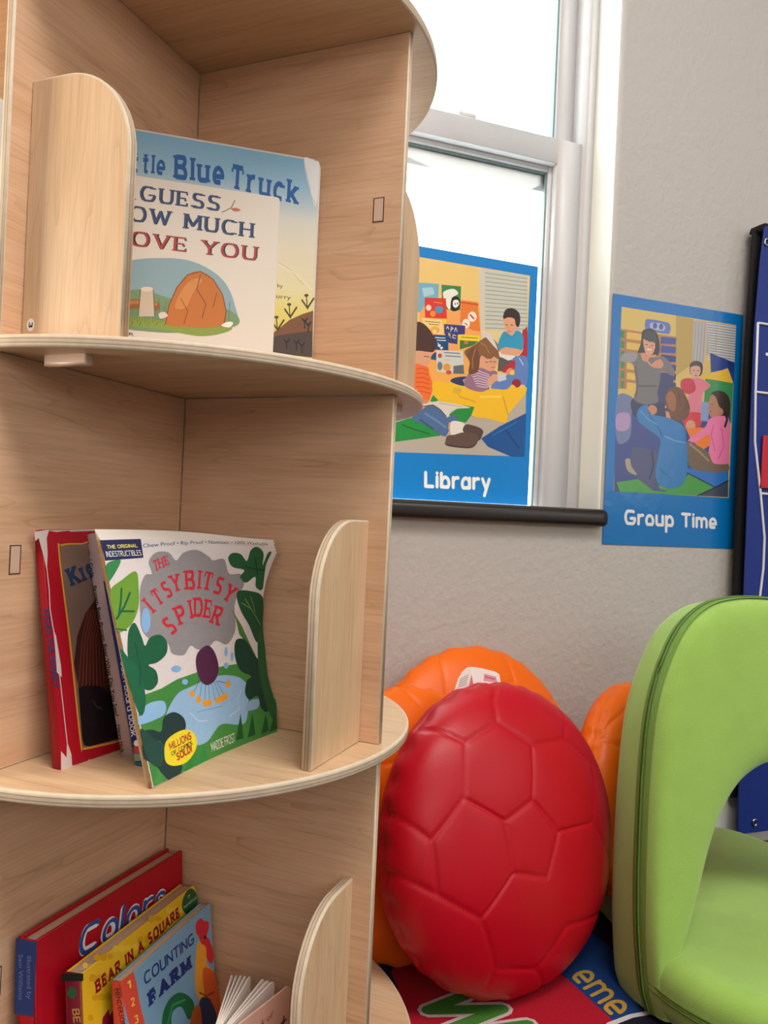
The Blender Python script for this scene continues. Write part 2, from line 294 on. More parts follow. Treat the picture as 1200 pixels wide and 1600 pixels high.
class Art:
    """lays polygons in millimetres on a surface S(u, v, height) of one mesh"""
    def __init__(s, mb, S, m=0, maxlen=None, step=4e-6, h0=.00012, cell=2.0): s.cell, s.top = cell, {}; s.mb, s.S, s.m, s.maxlen, s.h, s.step, s.h0 = mb, S, m, maxlen, h0, step, h0
    def poly(s, c, pts):
        pts = [Vector((p[0], p[1], 0)) for p in pts]
        if len(pts) < 3: return
        if s.maxlen is None and len(pts) == 4 or len(pts) == 3: tris = [tuple(range(len(pts)))]
        else: tris = tessellate_polygon([pts])
        P = list(pts)
        if s.maxlen:
            out = []; st = [tuple(t) for t in tris if len(t) == 3]
            if not st: st = [tuple(t) for t in tessellate_polygon([pts])]
            mid = {}
            while st:
                a, b, c3 = st.pop(); e = [((P[i]-P[j]).length, i, j, k) for i, j, k in ((a, b, c3), (b, c3, a), (c3, a, b))]
                l, i, j, k = max(e)
                if l <= s.maxlen: out.append((a, b, c3)); continue
                key = (min(i, j), max(i, j))
                if key not in mid: P.append((P[i]+P[j])/2); mid[key] = len(P)-1
                q = mid[key]; st += [(i, q, k), (q, j, k)]
            tris = out
        hh = s.level([(p.x, p.y) for p in pts]); ids = [s.mb.vert(s.S(p.x, p.y, hh)) for p in P]
        for t in tris: s.mb.face([ids[i] for i in t], s.m, c)
    def level(s, pts):
        # each polygon lies one hair above whatever it overlaps
        xs, ys = [p[0] for p in pts], [p[1] for p in pts]; c = s.cell
        keys = [(i, j) for i in range(int(min(xs)//c), int(max(xs)//c)+1) for j in range(int(min(ys)//c), int(max(ys)//c)+1)]
        h = max([s.top.get(k, s.h0) for k in keys])+s.step
        for k in keys: s.top[k] = h
        return h
    def smooth(s, pts, n=6):
        N_ = len(pts); out = []
        for i in range(N_):
            p0, p1, p2, p3 = [Vector(pts[(i+k-1) % N_]) for k in range(4)]
            for k in range(n):
                t = k/n; out.append(.5*((2*p1)+(p2-p0)*t+(2*p0-5*p1+4*p2-p3)*t*t+(3*p1-p0-3*p2+p3)*t**3))
        return out
    def stroke(s, c, w, pts, cap=True):
        pts = [Vector(p[:2]) for p in pts]
        for a, b in zip(pts, pts[1:]):
            d = b-a
            if d.length < 1e-6: continue
            n = Vector((-d.y, d.x)).normalized()*w/2; s.poly(c, [a-n, b-n, b+n, a+n])
        for i, p in enumerate(pts):
            if cap or 0 < i < len(pts)-1: s.poly(c, [p+Vector((math.cos(k*.785), math.sin(k*.785)))*w/2 for k in range(8)])
    def text(s, c, t, p0, p1, top, sw, style):
        lay, wd = layout(t, style, sw); p0, p1, top = Vector(p0), Vector(p1), Vector(top)
        ex = (p1-p0)/max(.05, wd); ey = top-p0
        def F(q): return p0+ex*q[0]+ey*q[1]
        def seg(a, b, w_):
            a, b = Vector(a), Vector(b); d = b-a
            if d.length < 1e-6: d = Vector((0, .001))
            n = Vector((-d.y, d.x)).normalized()*w_/2; s.poly(c, [F(a-n), F(b-n), F(b+n), F(a+n)])
        for ((gw, strokes), x), ch in zip(lay, t):
            for st in strokes:
                pts = [Vector((q[0]+x, min(1-sw/2, max(sw/2, q[1])) if q[1] >= 0 else q[1])) for q in st]
                for a, b in zip(pts, pts[1:]):
                    d = b-a; w_ = sw
                    if style == 's' and d.length > 0: w_ = sw*(1.05 if abs(d.y) > abs(d.x)*.6 else .6)
                    seg(a, b, w_)
                for i, p in enumerate(pts):
                    if style in 'r' or 0 < i < len(pts)-1: s.poly(c, [F(p+Vector((math.cos(k*.785), math.sin(k*.785)))*sw/2*(.9 if style == 's' else 1)) for k in range(8)])
                    elif style == 'k': s.poly(c, [F(p+Vector((math.cos(k*1.571+.785), math.sin(k*1.571+.785)))*sw*.66) for k in range(4)])
                    elif style in 'sb':
                        q = pts[1] if i == 0 else pts[-2]; d = p-q; L_ = sw*(1.05 if style == 's' else .82)
                        if abs(d.y) > abs(d.x)*.5:
                            if p.y < sw or p.y > 1-sw*1.01 or abs(p.y-X) < sw: y = min(max(p.y, sw*.25), 1-sw*.25); seg((p.x-L_, y), (p.x+L_, y), sw*.55)
                        elif ch in 'EFLT':
                            up = 1 if p.y < .5 else -1; seg((p.x, p.y-sw*.3), (p.x, p.y+up*sw*1.15), sw*.5)
    def font(s, c, t, p0, p1, top, bold):
        cu = bpy.data.curves.new('lettering', 'FONT'); cu.body = t; cu.size = 1; cu.resolution_u = 2; cu.offset = .018*bold
        o = bpy.data.objects.new('lettering', cu); COL.objects.link(o); dg = bpy.context.evaluated_depsgraph_get(); me = o.evaluated_get(dg).to_mesh()
        V = [v.co.copy() for v in me.vertices]; F_ = [tuple(p.vertices) for p in me.polygons]; o.evaluated_get(dg).to_mesh_clear()
        bpy.data.objects.remove(o); bpy.data.curves.remove(cu)
        if not V: return
        x0 = min(v.x for v in V); x1 = max(v.x for v in V); p0, p1, top = Vector(p0), Vector(p1), Vector(top); ex = (p1-p0)/(x1-x0); ey = (top-p0)/.73
        Q = [p0+ex*(v.x-x0)+ey*v.y for v in V]; hh = s.level([(q.x, q.y) for q in Q]); ids = [s.mb.vert(s.S(q.x, q.y, hh)) for q in Q]
        for f in F_: s.mb.face([ids[i] for i in f], s.m, c)
    def run(s, ops):
        for op in ops:
            k = op[0]
            if k == 'BASE': continue
            if k == 'P': s.poly(op[1], op[2])
            elif k == 'C': s.poly(op[1], s.smooth(op[2]))
            elif k == 'S': s.stroke(op[1], op[2], op[3])
            elif k == 'T': s.text(op[1], op[2], op[3], op[4], op[5], op[6], op[7])
            elif k == 'F': s.font(op[1], op[2], op[3], op[4], op[5], op[6])
        return s
def basecol(ops, d=(220, 215, 205)): return next((o[1] for o in ops if o[0] == 'BASE'), d)

# ------------------------------------------------------------------ printed artwork, millimetres on each surface
ART={}
ART['library']=[('P',(232,196,120),[(16.7,92.5),(288.1,92.5),(288.1,437.2),(16.7,437.2)]),
('P',(205,200,188),[(179.4,434.9),(191.4,434.8),(196.1,312.4),(189.2,316.3)]),
('P',(196,197,184),[(191.4,434.8),(283.2,437),(285.9,328.2),(196.9,323.2)]),
('S',(150,150,140),1.6,[(193.6,428.2),(281.9,430.7)]),
('S',(150,150,140),1.6,[(194,420.4),(282.2,423.3)]),
('S',(150,150,140),1.6,[(194.4,412.5),(282.6,415.9)]),
('S',(150,150,140),1.6,[(194.8,404.7),(283,408.6)]),
('S',(150,150,140),1.6,[(195.1,396.9),(283.3,401.2)]),
('S',(150,150,140),1.6,[(195.5,389),(283.7,393.8)]),
('S',(150,150,140),1.6,[(195.9,381.2),(284.1,386.4)]),
('S',(150,150,140),1.6,[(196.3,373.4),(284.4,379.1)]),
('S',(150,150,140),1.6,[(196.7,365.5),(284.8,371.7)]),
('S',(150,150,140),1.6,[(197.1,357.7),(285.2,364.3)]),
('S',(150,150,140),1.6,[(197.5,349.8),(285.6,356.9)]),
('S',(150,150,140),1.6,[(197.8,342),(285.9,349.6)]),
('S',(150,150,140),1.6,[(198.2,334.2),(286.3,342.2)]),
('S',(150,150,140),1.6,[(198.6,326.3),(286.7,334.8)]),
('P',(222,200,150),[(189.1,318.7),(285.8,329.4),(286.2,311.1),(220.6,305.7),(189.9,302.1)]),
('P',(184,172,158),[(5.3,150),(147.5,174.2),(178.5,184.1),(290.6,223.7),(293,92.5),(6.1,81.9)]),
('P',(238,165,90),[(66.7,363.8),(145.6,372.4),(182.5,372.7),(189.1,318.7),(191.4,244.9),(69.3,232),(64.7,342.7)]),
('P',(240,170,80),[(84.7,252.3),(164.2,261),(165.5,235.1),(145.3,218.8),(96.6,215.1),(85.8,229.1)]),
('P',(118,172,196),[(43,389.4),(100.2,394.6),(100,366.1),(81.7,365.9),(65.9,338.2),(45.6,335.5)]),
('P',(165,205,215),[(67.1,382.4),(88.3,386.6),(92.7,374.4),(71.6,366.8)]),
('P',(58,128,72),[(105.1,393.7),(144.5,396.3),(145.3,352.2),(118.2,349.8),(107,369.4)]),
('C',(233,232,218),[(110.3,381.6),(129.2,389.4),(139.4,382.1),(127.5,372.2),(124.6,351.8),(118.5,354.5),(110.8,369.9)]),
('C',(28,28,30),[(126.9,372.1),(138.9,376.2),(144.7,365.1),(140.1,351.6),(126.5,350.4)]),
('C',(235,235,228),[(130.3,367.9),(139.2,370.3),(142.2,362.5),(136,355.7),(130.2,358.5)]),
('S',(28,28,30),2,[(134.3,363.7),(134.5,361.4)]),
('S',(28,28,30),2,[(138.9,365.3),(139.1,363)]),
('P',(214,52,42),[(72.9,365.8),(115.2,370.1),(119.1,331.2),(115.2,333),(75.9,329.8)]),
('C',(240,215,195),[(87.1,349.2),(86.5,346.4),(84.7,344.2),(82.1,343.1),(79.4,343.5),(77.4,345.2),(76.5,347.8),(77.1,350.5),(78.9,352.7),(81.5,353.8),(84.2,353.4),(86.3,351.7)]),
('C',(70,150,190),[(110.3,348.8),(109.4,345.4),(106.6,342.6),(102.7,341.2),(98.8,341.6),(95.8,343.6),(94.6,346.7),(95.5,350.1),(98.2,352.8),(102.1,354.2),(106.1,353.9),(109.1,351.9)]),
('C',(240,140,40),[(96.2,339.4),(95.6,336.5),(93.7,334.2),(90.9,333.1),(88.1,333.5),(86,335.3),(85.1,338),(85.7,340.8),(87.6,343.1),(90.4,344.2),(93.2,343.9),(95.3,342.1)]),
('S',(240,140,40),1.6,[(92.1,360.3),(107.5,360.1)]),
('P',(228,122,42),[(146.3,370.1),(179.9,371.1),(187.8,318.5),(171.9,318.5),(145.9,329.9)]),
('S',(200,60,40),2.4,[(146.4,367.3),(180.6,367.2)]),
('C',(240,228,210),[(179.1,344.8),(178.1,339.9),(175,336),(170.6,334.2),(166.1,334.9),(162.7,337.9),(161.2,342.5),(162.2,347.4),(165.3,351.2),(169.7,353.1),(174.2,352.4),(177.6,349.4)]),
('C',(240,228,210),[(166,330.5),(165.2,326.2),(162.5,322.7),(158.6,321.1),(154.7,321.7),(151.6,324.5),(150.4,328.6),(151.2,332.9),(153.9,336.4),(157.8,338),(161.8,337.4),(164.8,334.7)]),
('S',(190,60,60),3,[(165.8,346.6),(173.5,340.5)]),
('S',(190,60,60),2,[(155.6,329.9),(160.9,327.1)]),
('P',(236,208,132),[(69.7,328.3),(110.2,330),(114.1,303.5),(96.2,302.1),(70.8,304.1)]),
('C',(238,165,70),[(105.5,310.7),(104.4,307.3),(101,304.5),(96.2,303),(91.3,303.3),(87.7,305.2),(86.3,308.3),(87.4,311.7),(90.8,314.5),(95.6,316),(100.4,315.7),(104.1,313.8)]),
('C',(236,208,132),[(100,307.7),(99.6,305.8),(98.2,304.2),(96.2,303.5),(94.1,303.7),(92.6,304.9),(91.9,306.7),(92.4,308.6),(93.8,310.1),(95.8,310.9),(97.9,310.6),(99.4,309.5)]),
('S',(120,90,50),1.3,[(76.2,323.3),(105.4,324.2)]),
('S',(120,90,50),1.3,[(84,319.2),(103,319.7)]),
('P',(235,205,45),[(111.9,332.6),(118.5,333),(118.5,323.6),(113.1,323.4)]),
('P',(58,52,122),[(113.9,323),(156.6,325.3),(156.6,309.4),(142.3,307),(142.4,289.3),(125,289.6),(115.2,307.2)]),
('S',(215,215,190),1.4,[(118.9,315.2),(121.2,319.7),(123.5,314.8)]),
('S',(215,215,190),1.4,[(127.9,311.1),(128.5,319.4),(132.7,316.9),(128.7,314.5)]),
('S',(215,215,190),1.4,[(135.6,312.1),(137.3,319.3),(140.7,312.7)]),
('S',(215,215,190),1.4,[(139.1,304.2),(133.3,305.9),(132,300.3),(138.3,299.4)]),
('S',(120,170,90),2,[(122.8,308.1),(128.4,299.4)]),
('C',(200,180,70),[(127.9,305.2),(127.6,303.8),(126.8,302.7),(125.7,302.1),(124.5,302.4),(123.6,303.3),(123.3,304.7),(123.5,306.1),(124.3,307.2),(125.4,307.8),(126.6,307.5),(127.5,306.6)]),
('P',(22,72,120),[(93.7,301.1),(123.1,303),(124.9,276),(95,273.9)]),
('S',(225,225,225),1.6,[(97.8,296.2),(116.9,297.6)]),
('S',(225,225,225),1.6,[(101.8,292),(118.4,293.1)]),
('C',(225,228,230),[(109.2,283.1),(108.8,281.8),(107.7,280.9),(106.2,280.4),(104.7,280.5),(103.5,281.2),(103,282.3),(103.4,283.5),(104.5,284.5),(106,285),(107.5,284.9),(108.7,284.2)]),
('C',(225,228,230),[(113.7,279.4),(113.4,278.3),(112.6,277.4),(111.5,277),(110.3,277.1),(109.5,277.8),(109.1,278.8),(109.4,279.9),(110.2,280.8),(111.3,281.2),(112.5,281),(113.3,280.4)]),
('S',(225,225,225),1.4,[(103.3,287),(110.3,276.2)]),
('P',(238,208,42),[(142.3,307),(187.6,310.9),(187.4,298.9),(173.3,290.1),(146.3,278.4)]),
('P',(70,112,62),[(146.7,297.4),(185.5,299.6),(173.3,290.1),(147.5,280)]),
('S',(60,60,40),1.2,[(149,303.1),(183.1,305.5)]),
('C',(190,120,70),[(164.6,295.5),(164.1,293.8),(162.4,292.3),(160.1,291.6),(157.7,291.8),(155.9,292.8),(155.2,294.4),(155.8,296.1),(157.4,297.5),(159.7,298.2),(162.1,298.1),(163.9,297.1)]),
('P',(22,72,120),[(95.4,267.4),(101.1,270.4),(101.3,255.3),(87.5,256.1)]),
('P',(206,206,198),[(100.9,273.2),(154.2,278.4),(157.8,241.4),(102.8,235.6)]),
('S',(90,110,150),1.8,[(116.9,271.1),(147.9,272.9)]),
('S',(90,110,150),1.8,[(119.8,265.5),(149.5,267)]),
('C',(190,70,50),[(112.3,264.7),(111.9,262.5),(110.5,260.8),(108.5,260),(106.4,260.4),(104.9,261.7),(104.2,263.8),(104.6,265.9),(106.1,267.6),(108.1,268.4),(110.1,268.1),(111.7,266.7)]),
('C',(215,195,150),[(134.5,255.4),(133,252.2),(128.9,249.5),(123.2,248.1),(117.4,248.2),(113.1,250),(111.4,252.9),(112.8,256.1),(116.9,258.7),(122.6,260.2),(128.4,260),(132.7,258.3)]),
('P',(206,206,198),[(102.4,254.2),(155.8,260.1),(158.8,236.8),(104.6,234.6)]),
('P',(95,105,115),[(136.1,248.5),(156.7,253.1),(158.8,236.3),(136.8,234.5)]),
('C',(225,150,60),[(131,245.6),(130.2,242),(127.5,239.1),(123.7,237.8),(119.8,238.3),(116.9,240.6),(115.7,244),(116.5,247.6),(119.2,250.4),(123,251.8),(126.9,251.3),(129.8,249)]),
('C',(190,80,60),[(133.3,236.4),(132.6,234.5),(130.6,232.9),(127.8,232.1),(125,232.3),(122.8,233.5),(122,235.3),(122.7,237.2),(124.7,238.8),(127.5,239.6),(130.3,239.4),(132.5,238.2)]),
('C',(110,120,125),[(114.3,246.2),(113.8,242.1),(112.1,239),(109.6,237.7),(107,238.5),(105,241.2),(104.1,245.1),(104.6,249.1),(106.3,252.2),(108.8,253.5),(111.4,252.7),(113.4,250)]),
('C',(222,160,125),[(48.8,267.9),(86.4,268.7),(93,269.5),(91.3,262.8),(90.2,254),(87.4,249.1),(80.3,239),(50.5,233.5)]),
('S',(120,70,55),1.6,[(77.3,259.8),(86.8,259.9)]),
('C',(74,46,40),[(41.7,312),(58.8,319.9),(71.4,319.2),(84.4,310.4),(95.2,296.6),(100.3,282),(95.2,270.2),(86.4,268.7),(65,268.6),(43.9,266.2)]),
('C',(238,110,42),[(50.2,240.4),(66.2,244.4),(78.9,242.3),(86.6,239.7),(89.7,227.2),(97.4,210.5),(96.9,199.9),(88.8,177),(78.2,176.8),(68.5,197.2),(52.2,197.9)]),
('S',(210,85,35),2.2,[(62.9,234.8),(75.3,237.8),(85.5,234.9)]),
('S',(210,85,35),2.2,[(63.3,227),(75.7,229.4),(86.9,226.7)]),
('S',(210,85,35),2.2,[(63.6,219.2),(76.1,221.1),(88.3,218.4)]),
('S',(210,85,35),2.2,[(64,211.3),(76.5,212.8),(89.8,210.2)]),
('S',(210,85,35),2.2,[(64.4,203.5),(76.9,204.5),(91.2,202)]),
('S',(210,85,35),2.2,[(64.8,195.7),(77.3,196.2),(92.6,193.7)]),
('C',(215,140,100),[(81.1,181),(89.4,180.6),(88.4,175.4),(81.4,174.7)]),
('C',(42,58,95),[(132.3,219.4),(139.7,227.2),(165.6,231.5),(171.5,219.1),(156,214)]),
('P',(170,140,165),[(155.5,224.6),(168.2,233),(176.8,218.4),(163.8,214.8)]),
('C',(222,160,125),[(187.3,275.5),(202,274.8),(216.8,272.9),(227.1,274),(226,261.8),(221.9,251.8),(214.1,246.1),(196.9,243.1),(188.2,256.5)]),
('C',(150,108,132),[(165.5,235.1),(175.5,246.1),(193.8,251.2),(210.1,246.9),(221.2,249.3),(227.7,244),(218.8,233.4),(211.8,221.9),(210.5,210.5),(193.3,206.5),(172,209.2),(159.8,216.7)]),
('S',(214,190,205),1.8,[(171.8,240.5),(186.1,245.6),(203.6,241.4),(210.4,239.8)]),
('S',(214,190,205),1.8,[(174.1,236.5),(186.3,240.8),(203.8,237.2),(210.6,236.4)]),
('S',(214,190,205),1.8,[(176.4,232.4),(186.5,236.1),(204,232.9),(210.7,233.1)]),
('S',(214,190,205),1.8,[(178.7,228.4),(186.8,231.3),(204.3,228.6),(210.9,229.7)]),
('S',(214,190,205),1.8,[(181,224.3),(187,226.6),(204.5,224.3),(211.1,226.4)]),
('S',(214,190,205),1.8,[(183.3,220.3),(187.3,221.9),(204.7,220),(211.2,223.1)]),
('S',(214,190,205),1.8,[(185.7,216.2),(187.5,217.1),(204.9,215.7),(211.4,219.7)]),
('C',(222,160,125),[(205.7,226.1),(218.4,241.8),(228.8,239.7),(227.5,231.4),(216.7,220.7)]),
('C',(128,84,54),[(186.1,299.2),(199,308.4),(215.1,308),(227.3,295.7),(230.1,277.9),(226.6,271.5),(219.9,275.6),(211.6,269.9),(202.1,272.4),(192.1,273.7),(188.5,261.3),(186.1,244.4),(168.5,237.8),(169,259.2),(156.9,276.8),(173.3,289.4)]),
('C',(112,72,46),[(168,237.7),(169,259.2),(163.6,272.8),(173.5,285.8),(187.1,277.9),(189.1,259),(185.2,241.9)]),
('C',(134,90,58),[(186.4,292.1),(196.4,306.4),(212.4,308.3),(226.5,296.8),(230.5,280.4),(226,272.7),(216.7,275.2),(206.3,269.3),(195.3,274),(187.3,275.5)]),
('S',(90,55,45),1.4,[(201.7,263.3),(206,262.8)]),
('S',(90,55,45),1.4,[(218.8,265.6),(222.6,265.6)]),
('S',(190,90,85),1.6,[(213.7,254),(220.9,255.3)]),
('S',(205,140,110),1.2,[(216.8,263.2),(219.1,259.4)]),
('S',(165,115,75),2,[(188.9,297.2),(199.7,293.7),(208.4,280.3)]),
('S',(165,115,75),2,[(178.9,284.1),(174.4,266.9),(175.4,248)]),
('S',(90,55,45),1.2,[(209.2,264.8),(215.9,264.8)]),
('P',(215,205,195),[(189,322.2),(206.5,318.4),(219.4,303.2),(226.9,287.2),(215.7,295.5),(200.3,309.3),(192.3,308.3)]),
('C',(180,32,48),[(276.5,327),(282.2,335),(287.2,336.1),(288.9,279.7),(271.1,279.6),(280,295.8)]),
('C',(222,160,125),[(234.8,348.4),(245.4,353.4),(258.7,351.5),(265.3,340.2),(258.4,324.8),(249.9,318.4),(242.7,325.3),(237.5,336.7)]),
('C',(52,40,37),[(234.5,354.4),(239.3,365.9),(252.8,370.6),(266.9,364.7),(271.1,351.9),(268.2,337),(262,339.8),(258.2,351),(245.5,352.2),(235.9,348.1)]),
('C',(46,150,190),[(240,325),(254,318.9),(264.5,329.9),(277.9,321.8),(278.6,295.1),(259.4,293.9),(242.8,295.8),(234.4,289.3),(226.2,291.9),(226.7,302.8),(233,318.8)]),
('P',(90,84,80),[(228.9,275.4),(260.3,275.3),(255.5,260.2),(239.6,250),(227.5,248.8)]),
('P',(226,222,216),[(227.5,286.8),(235.9,281.5),(263.3,281.7),(260.8,275.3),(249.5,270.9),(230.2,276.8)]),
('C',(222,160,125),[(231.7,289),(242.9,294.9),(272.6,294.4),(273.5,287.2),(257.2,282),(235.8,282.9)]),
('S',(90,55,45),1.4,[(240.2,337.5),(244.6,337.6)]),
('S',(90,55,45),1.4,[(251.1,338.9),(255.5,338.5)]),
('S',(205,140,110),1.2,[(246.8,336.7),(246,331.7)]),
('C',(60,140,180),[(241.5,322.7),(254.1,315.8),(264.6,326.8),(263.5,321.8),(254.3,312.7),(243.1,318.1)]),
('S',(170,90,80),1.4,[(245.4,325.6),(250.9,326.8)]),
('C',(96,128,188),[(263.3,280.5),(274,278),(289.5,278.5),(290.7,255.4),(262.8,252.5)]),
('C',(96,128,188),[(260.2,277.7),(289.4,279.7),(291.3,231.1),(279.2,228.6),(246.8,216.5),(230.5,215.4),(215.6,215.8),(221.8,227.7),(240.4,235.6),(251.9,251.3)]),
('S',(170,190,225),2.4,[(272.6,277.9),(281.5,266.7)]),
('C',(180,38,52),[(237,248.6),(245.9,261.6),(261.8,273),(264.4,259.9),(256.1,249.4)]),
('C',(222,140,110),[(245.2,248.2),(252.9,257.5),(262.7,253.7),(259.1,244.8)]),
('P',(235,200,80),[(253.2,251.5),(263.5,254.5),(263.2,245.3),(254.9,244.9)]),
('C',(150,28,48),[(278.5,231),(277.4,226.8),(273.9,223.4),(269,221.8),(264,222.4),(260.3,225.1),(258.8,229),(259.9,233.3),(263.3,236.6),(268.2,238.2),(273.2,237.6),(277,235)]),
('P',(200,204,220),[(227.1,241),(242.6,246),(247.5,235.2),(230.4,228.6)]),
('C',(242,188,32),[(96.6,215.8),(119.6,216.7),(145.5,215.3),(172,208.9),(193.4,206),(214.4,213.3),(246.8,215.7),(260,226.7),(271.3,221.3),(291.1,224.2),(285.8,207.3),(267.5,186.2),(254.6,169.3),(251.9,158.1),(244.5,153.4),(211.8,157.9),(179.7,160.4),(157.9,175.1),(116.1,181.9),(100.4,190.5)]),
('S',(222,165,25),3,[(140.6,208.9),(151.8,193.5),(183.7,187)]),
('S',(250,208,70),4,[(193.8,197.4),(236.6,201.5)]),
('S',(220,160,20),3,[(242,202),(253.2,169.2)]),
('C',(214,176,52),[(154.8,205.6),(153.8,202.4),(150.7,199.9),(146.3,198.6),(141.9,199),(138.5,200.9),(137.2,203.9),(138.3,207),(141.4,209.6),(145.7,210.8),(150.2,210.5),(153.5,208.5)]),
('P',(32,145,62),[(92.8,179.7),(98.3,191.9),(108.9,182.9),(101,178.2)]),
('P',(32,138,60),[(131.4,158.6),(157.7,178.6),(182.8,177.3),(177,161.4),(166.6,147),(146.2,148.1)]),
('C',(32,142,62),[(3.9,128.2),(32.8,137.5),(59.6,146.6),(85,140.6),(115.2,121.6),(101.4,115.9),(29.6,101.2),(5.4,97.6)]),
('S',(22,110,45),3,[(40.5,132.3),(68.2,125.4),(93.6,120.4)]),
('C',(78,108,152),[(58.5,145.4),(78.8,164.5),(96.1,173.1),(114.3,166),(127.8,154.1),(143,159.6),(148.7,149.5),(136,144.9),(132.8,130),(126.9,118.8),(113.9,121.5),(87.8,135.1)]),
('S',(105,135,175),4,[(84.2,156.9),(112.9,143),(126.1,134.7)]),
('S',(55,78,118),3,[(74.8,144.4),(100.7,130.3)]),
('P',(212,150,120),[(130.9,132.2),(132.1,144.6),(140.3,145.7),(139.7,131.5)]),
('C',(228,219,210),[(137.9,146.9),(162.5,145.2),(164.8,130.2),(160.4,125.1),(142.3,121.4),(135.8,127.2)]),
('C',(86,64,60),[(161.8,137.6),(169.9,144.1),(193.9,140.2),(202.8,134.2),(201.3,125.9),(195.1,115.9),(181.4,124.4),(162.8,129.3)]),
('C',(98,74,68),[(127.3,111.3),(130.7,119.8),(144.8,123),(162.8,128.6),(186.6,127.6),(194.4,120.6),(187.7,105.8),(172.1,99.7),(130.3,101.6)]),
('S',(65,48,45),2,[(130.3,102.6),(172,100.9),(187.6,107.2)]),
('C',(218,208,198),[(77.3,169.7),(90.8,177.2),(108.5,180.5),(136.8,179.8),(174.2,175.4),(147.7,170.9),(135,163.6),(127.8,153.1),(114.3,166.5),(98.6,174)]),
('S',(60,60,70),1.5,[(78.6,168.4),(98.6,173.5),(114.3,166),(126.7,154.7)]),
('S',(150,145,140),1,[(111.2,177.9),(157.9,175.1)]),
('P',(20,82,148),[(199.7,120.3),(236.7,145.5),(292.7,175.5),(293.2,92.5),(264,91),(214.3,105.8)]),
('S',(15,62,118),3,[(250.6,139.9),(279.7,108.1)]),
('S',(40,105,170),3,[(224,128.2),(271.8,156.2)]),
('T',(244,240,232),'Library',(88.7,21.8),(224.3,23.9),(87.2,53.1),0.215,'r'),
]
